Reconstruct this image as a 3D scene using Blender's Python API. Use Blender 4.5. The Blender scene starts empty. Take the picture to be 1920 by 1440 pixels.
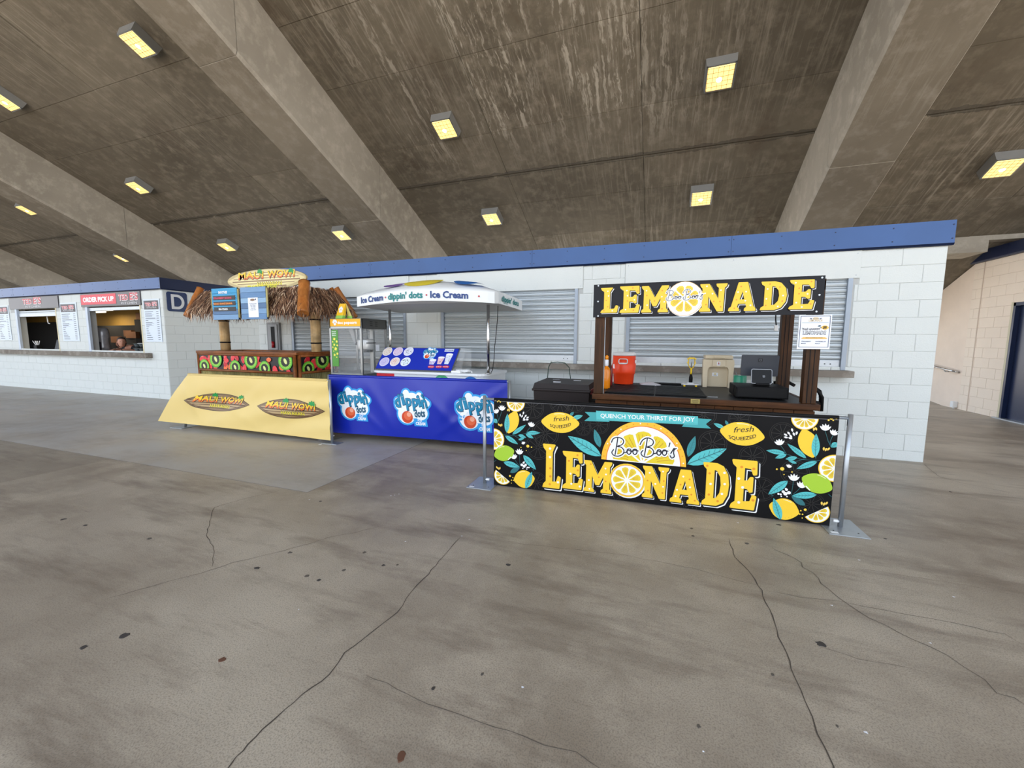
import bpy, bmesh, math, random
from mathutils import Vector, Matrix
from mathutils.geometry import tessellate_polygon
random.seed(7)
PI = math.pi
SC = bpy.context.scene
COL = SC.collection
# ------------------------------------------------------------------ camera
F = 766.105
CR = Vector((0.94000793, 0.34111402, 0.00513042))
CU = Vector((-0.04148208, 0.09935941, 0.99418657))
CW = Vector((-0.33862122, 0.93475608, -0.10754875))
CO = Vector((0, 0, 1.46064))
cam_d = bpy.data.cameras.new('camera'); cam = bpy.data.objects.new('camera', cam_d); COL.objects.link(cam)
cam_d.sensor_width = 36; cam_d.lens = F / 1920 * 36; cam_d.clip_start = .05; cam_d.clip_end = 300
M = Matrix((CR, CU, -CW)).transposed().to_4x4(); M.translation = CO
cam.matrix_world = M
SC.camera = cam
# ------------------------------------------------------------------ light and exposure
SC.view_settings.view_transform = 'Standard'; SC.view_settings.look = 'None'
SC.view_settings.gamma = 1; SC.view_settings.use_curve_mapping = False
SC.view_settings.exposure = 0.1
wd = bpy.data.worlds.new('world'); SC.world = wd; wd.use_nodes = True
wn = wd.node_tree; bg = wn.nodes['Background']
tc = wn.nodes.new('ShaderNodeTexCoord'); sp = wn.nodes.new('ShaderNodeSeparateXYZ'); cr_ = wn.nodes.new('ShaderNodeValToRGB')
wn.links.new(tc.outputs['Generated'], sp.inputs[0]); wn.links.new(sp.outputs['Z'], cr_.inputs[0]); wn.links.new(cr_.outputs[0], bg.inputs[0])
cr_.color_ramp.elements[0].position = 0.0; cr_.color_ramp.elements[0].color = (.97, .98, 1, 1)
cr_.color_ramp.elements[1].position = .6; cr_.color_ramp.elements[1].color = (.62, .78, 1, 1)
bg.inputs[1].default_value = 2.6
sun_d = bpy.data.lights.new('sun', 'SUN'); sun = bpy.data.objects.new('sun', sun_d); COL.objects.link(sun)
sun_d.energy = 17.0; sun_d.angle = math.radians(2); sun_d.color = (1, .95, .87)
sun.rotation_euler = (math.radians(22), 0, math.radians(40))
sun.location = (8, -12, 20)

# ------------------------------------------------------------------ picture-plane measuring helpers (a pixel -> a point on a real plane)
def ray(x, y): return CW + CR * ((x - 960) / F) - CU * ((y - 720) / F)
def onY(x, y, Y): d = ray(x, y); return CO + d * (Y / d.y)
def onX(x, y, X): d = ray(x, y); return CO + d * (X / d.x)
def onZ(x, y, Z): d = ray(x, y); return CO + d * ((Z - CO.z) / d.z)
TS = .4578
def onN(x, y, N): d = ray(x, y); return CO + d * (N / (d.z + TS * d.y))
def crop(ox, oy, s): return lambda x, y: (ox + x / s, oy + y / s)

# ------------------------------------------------------------------ materials
def lin(c):
    r = []
    for v in c[:3]:
        v /= 255
        r.append(v / 12.92 if v <= .04045 else ((v + .055) / 1.055) ** 2.4)
    return tuple(r) + (1,)
MATS = {}
def nodes(m):
    m.use_nodes = True; nt = m.node_tree; return nt, nt.nodes['Principled BSDF']
def math_(nt, op, a, b=None, c=None):
    n = nt.nodes.new('ShaderNodeMath'); n.operation = op
    for i, v in enumerate((a, b, c)):
        if v is None: continue
        if isinstance(v, (int, float)): n.inputs[i].default_value = v
        else: nt.links.new(v, n.inputs[i])
    return n.outputs[0]
def mixc(nt, f, a, b):
    n = nt.nodes.new('ShaderNodeMix'); n.data_type = 'RGBA'
    for i, v in ((0, f), (6, a), (7, b)):
        if isinstance(v, (int, float)): n.inputs[i].default_value = v
        elif isinstance(v, tuple): n.inputs[i].default_value = v
        else: nt.links.new(v, n.inputs[i])
    return n.outputs[2]
def noise(nt, vec, scale, detail=4, rough=.55):
    n = nt.nodes.new('ShaderNodeTexNoise'); n.inputs['Scale'].default_value = scale
    n.inputs['Detail'].default_value = detail; n.inputs['Roughness'].default_value = rough
    if vec is not None: nt.links.new(vec, n.inputs['Vector'])
    return n.outputs[0]
def pos(nt, sc=(1, 1, 1), rot=(0, 0, 0)):
    g = nt.nodes.new('ShaderNodeNewGeometry'); mp = nt.nodes.new('ShaderNodeMapping')
    mp.inputs['Scale'].default_value = sc; mp.inputs['Rotation'].default_value = rot
    nt.links.new(g.outputs['Position'], mp.inputs[0]); return mp.outputs[0]
def ramp(nt, v, a, b):
    n = nt.nodes.new('ShaderNodeMapRange'); n.inputs[1].default_value = a; n.inputs[2].default_value = b
    n.clamp = True; nt.links.new(v, n.inputs[0]); return n.outputs[0]
def bump(nt, bs, h, strength, dist=.01):
    n = nt.nodes.new('ShaderNodeBump'); n.inputs['Strength'].default_value = strength; n.inputs['Distance'].default_value = dist
    nt.links.new(h, n.inputs['Height']); nt.links.new(n.outputs[0], bs.inputs['Normal'])
def mat(key, col=(128, 128, 128), rough=.55, metal=0, var=.07, scale=9, bmp=0, bscale=60, stretch=(1, 1, 1), emit=None, alpha=None, spec=None):
    if key in MATS: return MATS[key]
    m = bpy.data.materials.new(key); nt, bs = nodes(m)
    c = lin(col)
    n1 = noise(nt, pos(nt, stretch), scale)
    lo = tuple(max(0, v * (1 - var)) for v in c[:3]) + (1,); hi = tuple(min(1, v * (1 + var)) for v in c[:3]) + (1,)
    nt.links.new(mixc(nt, n1, lo, hi), bs.inputs['Base Color'])
    bs.inputs['Roughness'].default_value = rough; bs.inputs['Metallic'].default_value = metal
    if spec is not None: bs.inputs['Specular IOR Level'].default_value = spec
    if bmp: bump(nt, bs, noise(nt, pos(nt, stretch), bscale, 3), bmp)
    if emit:
        bs.inputs['Emission Color'].default_value = lin(emit[0]); bs.inputs['Emission Strength'].default_value = emit[1]
    if alpha is not None: bs.inputs['Alpha'].default_value = alpha
    MATS[key] = m; return m
def ink(col, rough=.45):
    return mat('print_%d_%d_%d' % tuple(int(v) for v in col), col, rough, 0, .02, 30)
def wood(key, dark, light, axis=0, rough=.5, scale=1.0):
    if key in MATS: return MATS[key]
    m = bpy.data.materials.new(key); nt, bs = nodes(m)
    st = [30 * scale] * 3; st[axis] = 2.0 * scale
    n1 = noise(nt, pos(nt, tuple(st)), 1.0, 6, .65)
    n2 = noise(nt, pos(nt, (3, 3, 3)), 1.5, 3)
    c = mixc(nt, ramp(nt, n1, .35, .68), lin(dark), lin(light))
    c2 = mixc(nt, ramp(nt, n2, .3, .75), c, lin(tuple(v * .62 for v in light)))
    nt.links.new(c2, bs.inputs['Base Color']); bs.inputs['Roughness'].default_value = rough; bs.inputs['Specular IOR Level'].default_value = .22
    bump(nt, bs, n1, .25, .004); MATS[key] = m; return m

def concrete(key, base, dark, light, streak=None, rough=.8, jitter=0.0, efflo=False):
    m = bpy.data.materials.new(key); nt, bs = nodes(m)
    p = pos(nt)
    n1 = noise(nt, p, .55, 6, .6); n2 = noise(nt, p, 5, 6, .65); n3 = noise(nt, p, 45, 3)
    c = mixc(nt, ramp(nt, n1, .32, .68), lin(dark), lin(base))
    c = mixc(nt, ramp(nt, n2, .48, .8), c, lin(light))
    if streak:                      # board-formed grain running down the slope
        ps = pos(nt, (14, .7, .7)); s1 = noise(nt, ps, 1.6, 5, .7)
        mask = ramp(nt, noise(nt, p, .35, 3), .42, .6)
        c = mixc(nt, math_(nt, 'MULTIPLY', math_(nt, 'MULTIPLY', ramp(nt, s1, .5, .66), mask), .55), c, lin(streak))
    if efflo:                       # pale lime runs that bled down from the joints
        pw = pos(nt, (5.2, .34, .34)); w = nt.nodes.new('ShaderNodeVectorMath'); w.operation = 'ADD'
        nn = nt.nodes.new('ShaderNodeTexNoise'); nn.inputs['Scale'].default_value = 3.5
        nt.links.new(p, nn.inputs['Vector']); sv = nt.nodes.new('ShaderNodeVectorMath'); sv.operation = 'SCALE'; sv.inputs[3].default_value = .55
        nt.links.new(nn.outputs['Color'], sv.inputs[0]); nt.links.new(pw, w.inputs[0]); nt.links.new(sv.outputs[0], w.inputs[1])
        e1 = noise(nt, w.outputs[0], 2.3, 5, .72)
        sx = nt.nodes.new('ShaderNodeSeparateXYZ'); nt.links.new(p, sx.inputs[0])
        xm = math_(nt, 'MULTIPLY', ramp(nt, sx.outputs['X'], -5.4, -4.2), ramp(nt, sx.outputs['X'], 1.6, -.2))
        ym = ramp(nt, sx.outputs['Y'], 8.0, 6.9)
        gm = ramp(nt, noise(nt, pos(nt, (1.3, .25, .25)), .9, 3), .36, .52)
        a = math_(nt, 'MULTIPLY', ramp(nt, e1, .52, .62), math_(nt, 'MULTIPLY', math_(nt, 'MULTIPLY', xm, ym), gm))
        c = mixc(nt, math_(nt, 'MULTIPLY', a, .8), c, lin((200, 190, 174)))
    if efflo:
        bw = math_(nt, 'MULTIPLY', math_(nt, 'LESS_THAN', math_(nt, 'ABSOLUTE', math_(nt, 'SUBTRACT', math_(nt, 'ADD', sx.outputs['Y'], math_(nt, 'MULTIPLY', n2, .16)), 8.12)), .055), .6)
        c = mixc(nt, bw, c, lin((62, 58, 52)))
        rs = math_(nt, 'MULTIPLY', ramp(nt, noise(nt, pos(nt, (.9, .5, .5)), 1.1, 5, .7), .56, .72), .5)
        c = mixc(nt, rs, c, lin((84, 66, 48)))
    if jitter:
        oi = nt.nodes.new('ShaderNodeObjectInfo')
        c = mixc(nt, math_(nt, 'MULTIPLY', oi.outputs['Random'], jitter), c, lin(tuple(v * .72 for v in base)))
    nt.links.new(c, bs.inputs['Base Color']); bs.inputs['Roughness'].default_value = rough
    bump(nt, bs, math_(nt, 'ADD', n2, math_(nt, 'MULTIPLY', n3, .4)), .35, .006)
    MATS[key] = m; return m

# ------------------------------------------------------------------ object helpers
ROOT = {}
def tag(o, label=None, cat=None, group=None, kind=None):
    if label: o['label'] = label
    if cat: o['category'] = cat
    if group: o['group'] = group
    if kind: o['kind'] = kind
    return o
def thing(name, label, cat, loc=(0, 0, 0), rz=0, group=None, kind=None):
    o = bpy.data.objects.new(name, None); COL.objects.link(o); o.empty_display_size = .1
    o.location = loc; o.rotation_euler = (0, 0, rz)
    ROOT[o.name] = Matrix.Translation(Vector(loc)) @ Matrix.Rotation(rz, 4, 'Z')
    return tag(o, label, cat, group, kind)
class B:
    """collects shapes in a bmesh, face by face material slots"""
    def __init__(s): s.bm = bmesh.new(); s.mats = []; s.cur = 0
    def m(s, mt):
        if mt not in s.mats: s.mats.append(mt)
        s.cur = s.mats.index(mt); return s
    def _f(s, faces, smooth=False):
        for f in faces: f.material_index = s.cur; f.smooth = smooth
    def face(s, pts, smooth=False):
        vs = [s.bm.verts.new(p) for p in pts]; f = s.bm.faces.new(vs); s._f([f], smooth); return s
    def hexa(s, P):               # 8 corners: bottom 4, top 4
        v = [s.bm.verts.new(p) for p in P]
        for q in ((3, 2, 1, 0), (4, 5, 6, 7), (0, 1, 5, 4), (1, 2, 6, 5), (2, 3, 7, 6), (3, 0, 4, 7)):
            s._f([s.bm.faces.new([v[i] for i in q])])
        return s
    def box(s, a, b, bev=0):
        x0, y0, z0 = [min(a[i], b[i]) for i in range(3)]; x1, y1, z1 = [max(a[i], b[i]) for i in range(3)]
        P = [(x0, y0, z0), (x1, y0, z0), (x1, y1, z0), (x0, y1, z0), (x0, y0, z1), (x1, y0, z1), (x1, y1, z1), (x0, y1, z1)]
        v = [s.bm.verts.new(p) for p in P]; fs = []
        for q in ((3, 2, 1, 0), (4, 5, 6, 7), (0, 1, 5, 4), (1, 2, 6, 5), (2, 3, 7, 6), (3, 0, 4, 7)):
            fs.append(s.bm.faces.new([v[i] for i in q]))
        s._f(fs)
        if bev:
            es = list({e for f in fs for e in f.edges})
            r = bmesh.ops.bevel(s.bm, geom=es, offset=bev, segments=2, profile=.6, affect='EDGES')
            s._f(r['faces'])
        return s
    def ring(s, c, ax, r, n, up=None):
        ax = Vector(ax).normalized(); u = Vector(up) if up else (Vector((0, 0, 1)) if abs(ax.z) < .9 else Vector((1, 0, 0)))
        a = ax.cross(u).normalized(); b = a.cross(ax).normalized()
        rr = r if isinstance(r, (tuple, list)) else (r, r)
        return [s.bm.verts.new(Vector(c) + a * math.cos(2 * PI * i / n) * rr[0] + b * math.sin(2 * PI * i / n) * rr[1]) for i in range(n)]
    def skin(s, rings, caps=True, smooth=True):
        n = len(rings[0])
        for A, Bq in zip(rings, rings[1:]):
            for i in range(n):
                s._f([s.bm.faces.new((A[i], A[(i + 1) % n], Bq[(i + 1) % n], Bq[i]))], smooth)
        if caps:
            s._f([s.bm.faces.new(rings[0][::-1])]); s._f([s.bm.faces.new(rings[-1])])
        return s
    def cyl(s, p0, p1, r0, r1=None, n=16, smooth=True):
        r1 = r0 if r1 is None else r1; ax = Vector(p1) - Vector(p0)
        return s.skin([s.ring(p0, ax, r0, n), s.ring(p1, ax, r1, n)], True, smooth)
    def lathe(s, c, prof, n=24, smooth=True):
        return s.skin([s.ring((c[0], c[1], c[2] + z), (0, 0, 1), r, n) for r, z in prof], True, smooth)
    def tube(s, pts, r, n=8):
        pts = [Vector(p) for p in pts]; rs = []
        for i, p in enumerate(pts):
            d = (pts[min(i + 1, len(pts) - 1)] - pts[max(i - 1, 0)])
            rr = r[i] if isinstance(r, (list, tuple)) else r
            ax = d.normalized(); u = Vector((0, 0, 1)) if abs(ax.z) < .95 else Vector((0, 1, 0))
            rs.append(s.ring(p, ax, rr, n, u))
        return s.skin(rs)
    def prism(s, poly, O, U, V, depth):   # polygon (u,v) in plane O,U,V, thickness along U x V
        O, U, V = Vector(O), Vector(U).normalized(), Vector(V).normalized(); N = U.cross(V) * depth
        a = [s.bm.verts.new(O + U * x + V * y) for x, y in poly]; b = [s.bm.verts.new(O + U * x + V * y + N) for x, y in poly]
        n = len(poly)
        s._f([s.bm.faces.new(a[::-1])]); s._f([s.bm.faces.new(b)])
        for i in range(n): s._f([s.bm.faces.new((a[i], a[(i + 1) % n], b[(i + 1) % n], b[i]))])
        return s
    def build(s, name, parent=None, mt=None, label=None, world=False, kind=None):
        if mt is not None: s.mats = [mt]
        if world and parent is not None:
            inv = root_mat(parent).inverted()
            bmesh.ops.transform(s.bm, matrix=inv, verts=s.bm.verts)
        bmesh.ops.recalc_face_normals(s.bm, faces=s.bm.faces)
        me = bpy.data.meshes.new(name); s.bm.to_mesh(me); s.bm.free()
        for q in s.mats: me.materials.append(q)
        return link(name, me, parent, label, kind)
def root_mat(p):
    while p.parent: p = p.parent
    return ROOT.get(p.name, Matrix.Identity(4))
def link(name, me, parent=None, label=None, kind=None):
    o = bpy.data.objects.new(name, me); COL.objects.link(o)
    if parent is not None: o.parent = parent
    if label: o['label'] = label
    if kind: o['kind'] = kind
    return o
def copy_tree(o, parent=None):
    c = o.copy(); COL.objects.link(c); c.parent = parent
    if o.name in ROOT: ROOT[c.name] = ROOT[o.name]
    for ch in list(o.children): copy_tree(ch, c)
    return c

# ------------------------------------------------------------------ flat print helper
TXT = {}
def text_mesh(s, bold):
    k = (s, bold)
    if k not in TXT:
        cu = bpy.data.curves.new('t', 'FONT'); cu.body = s; cu.size = 1; cu.resolution_u = 2; cu.offset = bold
        ob = bpy.data.objects.new('t', cu); COL.objects.link(ob)
        me = bpy.data.meshes.new_from_object(ob)
        vs = [tuple(v.co[:2]) for v in me.vertices]; fs = [tuple(p.vertices) for p in me.polygons]
        bpy.data.objects.remove(ob); bpy.data.curves.remove(cu); bpy.data.meshes.remove(me)
        TXT[k] = (vs, fs)
    return TXT[k]
class Art:
    """flat print on plane O,U,V ; px(x,y) measures a point of that plane; fn bends it onto a surface"""
    def __init__(s, O, U, V, parent, fn=None, maxe=None, C=None, lift=.0012):
        s.O, s.U, s.V = Vector(O), Vector(U).normalized(), Vector(V).normalized(); s.N = s.U.cross(s.V).normalized()
        s.parent, s.fn, s.maxe, s.C, s.lift = parent, fn, maxe, C or (lambda x, y: (x, y)), lift
        s.flip = False; s.W = 0; s.clip = None; s.step = .0006; s.j = 0; s.new()
    def new(s): s.v = []; s.f = []; s.mt = []; return s
    def raw(s, x, y):
        d = ray(x, y); t = s.N.dot(s.O - CO) / s.N.dot(d); p = CO + d * t - s.O
        return (p.dot(s.U), p.dot(s.V))
    def px(s, x, y): return s.raw(*s.C(x, y))
    def _add(s, vs, fs, col, k):
        if s.flip: vs = [(s.W - q[0],) + tuple(q[1:]) for q in vs]
        m = col if isinstance(col, bpy.types.Material) else ink(col)
        if m not in s.mt: s.mt.append(m)
        s.j = (s.j + 1) % 7; k += s.j * .045
        i = s.mt.index(m); b0 = len(s.v); s.v += [(q[0], q[1], k + (q[2] if len(q) > 2 else 0)) for q in vs]
        s.f += [(tuple(b0 + q for q in f), i) for f in fs]
    def poly(s, pts, col, k=1, holes=()):
        loops = [[Vector((a, b, 0)) for a, b in pts]] + [[Vector((a, b, 0)) for a, b in h] for h in holes]
        vs = [(v.x, v.y) for l in loops for v in l]
        fs = [f for f in tessellate_polygon(loops) if len(set(f)) == 3]
        s._add(vs, fs, col, k); return s
    def ppoly(s, pts, col, k=1): return s.poly([s.px(*p) for p in pts], col, k)
    def ell(s, c, rx, ry, col, k=1, rot=0, n=28, a0=0, a1=2 * PI):
        full = abs(a1 - a0 - 2 * PI) < 1e-6
        pts = []
        for i in range(n + (0 if full else 1)):
            a = a0 + (a1 - a0) * i / n; x, y = rx * math.cos(a), ry * math.sin(a)
            pts.append((c[0] + x * math.cos(rot) - y * math.sin(rot), c[1] + x * math.sin(rot) + y * math.cos(rot)))
        if not full: pts.append(c)
        vs = pts + [c]; m = len(pts)
        fs = [(i, (i + 1) % m, m) for i in range(m if full else m - 2)]
        s._add(vs, fs, col, k); return s
    def stroke(s, pts, w, col, k=1, closed=False):
        vs, fs = [], []
        P = list(pts) + ([pts[0]] if closed else [])
        for n_, ((x0, y0), (x1, y1)) in enumerate(zip(P, P[1:])):
            L = math.hypot(x1 - x0, y1 - y0) or 1e-9; nx, ny = -(y1 - y0) / L * w / 2, (x1 - x0) / L * w / 2
            b = len(vs); e = (n_ % 3) * .09; vs += [(x0 + nx, y0 + ny, e), (x0 - nx, y0 - ny, e), (x1 - nx, y1 - ny, e), (x1 + nx, y1 + ny, e)]; fs.append((b, b + 1, b + 2, b + 3))
        for n_, (x, y) in enumerate(P):
            b = len(vs); vs += [(x + w / 2 * math.cos(i * PI / 3), y + w / 2 * math.sin(i * PI / 3), .045 + (n_ % 3) * .09) for i in range(6)]; fs.append(tuple(range(b, b + 6)))
        s._add(vs, fs, col, k); return s
    def text(s, body, a, b, h, col, k=1, bold=0, shear=0, fnt=None, arc=0):
        """text from point a to point b (baseline), cap height h"""
        vs, fs = text_mesh(body, bold)
        if not vs: return s
        x0 = min(v[0] for v in vs); x1 = max(v[0] for v in vs); L = math.hypot(b[0] - a[0], b[1] - a[1])
        ux, uy = (b[0] - a[0]) / L, (b[1] - a[1]) / L; sx = L / (x1 - x0); sy = h / .73
        out = []
        for x, y in vs:
            X = (x - x0) * sx; Y = y * sy; t = X / L
            Y += arc * 4 * t * (1 - t); X += Y * shear
            out.append((a[0] + ux * X - uy * Y, a[1] + uy * X + ux * Y))
        if s.flip: out = [(s.W - p, q) for p, q in out]
        s._add(out, fs, col, k); return s
    def build(s, name, label=None):
        bm = bmesh.new(); vs = [bm.verts.new((a, b, k)) for a, b, k in s.v]
        for f, i in s.f:
            try:
                q = bm.faces.new([vs[j] for j in f]); q.material_index = i
            except ValueError: pass
        if s.clip:
            u0, v0, u1, v1 = s.clip
            for co, no in (((u0, 0, 0), (-1, 0, 0)), ((u1, 0, 0), (1, 0, 0)), ((0, v0, 0), (0, -1, 0)), ((0, v1, 0), (0, 1, 0))):
                bmesh.ops.bisect_plane(bm, geom=bm.verts[:] + bm.edges[:] + bm.faces[:], plane_co=co, plane_no=no, clear_outer=True)
        if s.maxe:
            for _ in range(5):
                es = [e for e in bm.edges if e.calc_length() > s.maxe]
                if not es: break
                bmesh.ops.subdivide_edges(bm, edges=es, cuts=1); bmesh.ops.triangulate(bm, faces=[f for f in bm.faces if len(f.verts) > 4])
        for v in bm.verts:
            off = s.lift + v.co.z * s.step
            v.co = s.fn(v.co.x, v.co.y, off) if s.fn else s.O + s.U * v.co.x + s.V * v.co.y + s.N * off
        for f in bm.faces:
            f.normal_update()
            if f.normal.dot(s.N) < 0: f.normal_flip()
        if s.parent is not None: bmesh.ops.transform(bm, matrix=root_mat(s.parent).inverted(), verts=bm.verts)
        me = bpy.data.meshes.new(name); bm.to_mesh(me); bm.free()
        for m in s.mt: me.materials.append(m)
        o = link(name, me, s.parent, label); s.new(); return o

# ================================================================== MATERIALS IN USE
m_white = mat('painted_block_white', (218, 223, 221), .6, 0, .035, 2.2, .35, 90)
m_mortar = mat('painted_joint', (188, 190, 188), .75, 0, .05, 6)
m_cream = mat('painted_block_cream', (240, 226, 210), .65, 0, .05, 2.2, .4, 90)
m_mcream = mat('painted_joint_cream', (196, 176, 158), .75)
m_stucco = mat('stucco_cream', (240, 224, 208), .8, 0, .08, 3, .6, 120)
m_fascia = mat('fascia_blue_metal', (48, 82, 134), .3, .2, .22, 1.3, .12, 3, (1, 1, 1))
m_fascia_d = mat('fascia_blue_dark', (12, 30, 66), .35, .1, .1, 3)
m_galv = mat('galvanised_steel', (178, 184, 190), .38, .75, .12, 14)
m_slat = mat('shutter_slat_steel', (186, 193, 197), .42, .45, .05, 5, 0, 60, (.3, 1, 6))
m_track = mat('shutter_track_steel', (150, 160, 172), .45, .5, .08, 9)
m_sill = concrete('sill_concrete', (138, 130, 120), (104, 94, 84), (176, 170, 160))
m_steel = mat('brushed_steel', (150, 152, 152), .3, .85, .08, 20)
m_chrome = mat('chrome_tube', (205, 205, 205), .14, 1, .03)
m_black = mat('black_plastic', (8, 8, 10), .55, 0, .1, 20, spec=.2)
m_dgrey = mat('dark_grey_plastic', (58, 62, 68), .5)
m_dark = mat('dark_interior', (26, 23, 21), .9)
m_wplastic = mat('white_plastic', (236, 238, 240), .35, 0, .02)
m_paper = mat('paper_white', (240, 243, 250), .6, 0, .02)
m_slab = concrete('ceiling_concrete', (130, 120, 103), (92, 83, 69), (154, 143, 126), (182, 172, 156), .85, .42, True)
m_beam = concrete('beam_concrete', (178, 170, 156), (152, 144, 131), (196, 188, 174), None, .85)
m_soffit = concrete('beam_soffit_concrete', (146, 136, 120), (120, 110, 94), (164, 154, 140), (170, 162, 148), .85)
m_floor = None

# ------------------------------------------------------------------ floor
def floor_mat():
    m = bpy.data.materials.new('floor_concrete'); nt, bs = nodes(m); p = pos(nt)
    n1 = noise(nt, p, .42, 5, .6); n2 = noise(nt, p, 2.3, 6, .66); n3 = noise(nt, p, 34, 6, .75); n5 = noise(nt, p, 160, 3, .6)
    st = noise(nt, pos(nt, (.5, 2.2, 1), (0, 0, .35)), 1.6, 6, .68)
    c = mixc(nt, ramp(nt, n1, .34, .66), lin((144, 131, 115)), lin((198, 187, 170)))
    c = mixc(nt, math_(nt, 'MULTIPLY', ramp(nt, n2, .47, .72), .65), c, lin((204, 192, 174)))
    c = mixc(nt, math_(nt, 'MULTIPLY', ramp(nt, st, .5, .7), .7), c, lin((112, 98, 86)))
    c = mixc(nt, math_(nt, 'MULTIPLY', ramp(nt, n3, .56, .76), .42), c, lin((92, 82, 74)))
    c = mixc(nt, math_(nt, 'MULTIPLY', ramp(nt, n5, .46, .66), .5), c, lin((98, 90, 82)))
    big = noise(nt, pos(nt, (.28, .5, 1)), 1.0, 4, .6)
    c = mixc(nt, math_(nt, 'MULTIPLY', ramp(nt, big, .5, .68), .4), c, lin((104, 88, 74)))
    # a cooler, paler pour at the left, bounded by two straight construction joints
    sx = nt.nodes.new('ShaderNodeSeparateXYZ'); nt.links.new(p, sx.inputs[0])
    pa = math_(nt, 'MULTIPLY', math_(nt, 'LESS_THAN', sx.outputs['X'], -3.12), math_(nt, 'GREATER_THAN', sx.outputs['Y'], 2.88))
    n4 = noise(nt, p, 1.3, 7, .7)
    c = mixc(nt, math_(nt, 'MULTIPLY', pa, math_(nt, 'MULTIPLY_ADD', ramp(nt, n4, .35, .62), .6, .2)), c, lin((178, 177, 175)))
    pb = math_(nt, 'MULTIPLY', math_(nt, 'LESS_THAN', sx.outputs['X'], -6.2), math_(nt, 'LESS_THAN', sx.outputs['Y'], 2.88))
    c = mixc(nt, math_(nt, 'MULTIPLY', pb, .3), c, lin((92, 82, 70)))
    nt.links.new(c, bs.inputs['Base Color'])
    r = math_(nt, 'MULTIPLY_ADD', n2, .3, .3); nt.links.new(r, bs.inputs['Roughness'])
    bs.inputs['Specular IOR Level'].default_value = .4
    bump(nt, bs, math_(nt, 'ADD', n3, n2), .16, .004)
    return m
m_floor = floor_mat()
floor = B().m(m_floor).box((-60, -40, -.3), (50, 12.2, 0)).build('floor', kind='structure')
b = B().m(m_floor); b.hexa([(-45, 12.2, -.3), (26, 12.2, -.3), (26, 19, -.3), (-45, 19, -.3), (-45, 12.2, 0), (26, 12.2, 0), (26, 19, .68), (-45, 19, .68)])
tag(b.build('ramp', floor), 'concrete ramp rising behind the buildings')
m_crack = mat('crack_dark', (84, 76, 68), .95)
m_crack2 = mat('crack_soft', (104, 95, 86), .9)
def crack(px, w, m=None, wob=.006):
    P = [onZ(x, y, 0) for x, y in px]; pts = []
    for a, c in zip(P, P[1:]):
        n = max(2, int((c - a).length / .05))
        for i in range(n): pts.append(a.lerp(c, i / n))
    pts.append(P[-1]); s = B().m(m or m_crack)
    L = []
    for i, q in enumerate(pts):
        d = (pts[min(i + 1, len(pts) - 1)] - pts[max(0, i - 1)]).normalized(); nrm = Vector((-d.y, d.x, 0))
        o = random.uniform(-wob, wob) if 0 < i < len(pts) - 1 else 0; ww = w * .62 * random.uniform(.5, 1.25) * (1 if 0 < i < len(pts) - 1 else .2)
        c = q + nrm * o; L.append((s.bm.verts.new(c + nrm * ww / 2 + Vector((0, 0, .0012))), s.bm.verts.new(c - nrm * ww / 2 + Vector((0, 0, .0012)))))
    for a, c in zip(L, L[1:]): s._f([s.bm.faces.new((a[0], a[1], c[1], c[0]))])
    s.build('crack', floor)
crack([(863, 1008), (830, 1045), (795, 1085), (771, 1111), (745, 1148), (719, 1170), (683, 1197), (647, 1224), (617, 1265), (585, 1290), (550, 1317), (520, 1343), (493, 1368), (465, 1396), (442, 1419), (420, 1450)], .009)
crack([(398, 1062), (401, 1029), (388, 1003), (393, 977), (401, 952), (462, 934), (524, 920)], .007)
crack([(722, 985), (668, 998), (617, 1008), (565, 1024), (493, 1042), (437, 1055), (375, 1075), (308, 1093), (205, 1121)], .006, m_crack2)
crack([(1367, 1010), (1377, 1045), (1405, 1072), (1427, 1107), (1447, 1155), (1467, 1210), (1485, 1255), (1510, 1315), (1532, 1375), (1560, 1437), (1566, 1455)], .009)
crack([(1427, 1105), (1500, 1120), (1570, 1127), (1660, 1145), (1770, 1165), (1885, 1190), (1925, 1212)], .005, m_crack2)
crack([(1445, 1025), (1500, 1055), (1550, 1105), (1610, 1145), (1685, 1185), (1740, 1215), (1810, 1250), (1875, 1300), (1925, 1324)], .008, m_crack2, .02)
crack([(1525, 1210), (1610, 1235), (1710, 1255), (1785, 1275)], .004, m_crack2)
crack([(683, 1265), (745, 1291), (802, 1319), (873, 1342), (956, 1371), (1020, 1395), (1080, 1412), (1130, 1445)], .005, m_crack2)
crack([(1510, 1055), (1650, 1072), (1710, 1082), (1810, 1097), (1910, 1117)], .004, m_crack2)
crack([(965, 1018), (1170, 1041), (1300, 1066), (1427, 1100)], .004, m_crack2)
crack([(1732, 870), (1760, 893), (1800, 905), (1900, 925)], .007, m_crack2)
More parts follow.
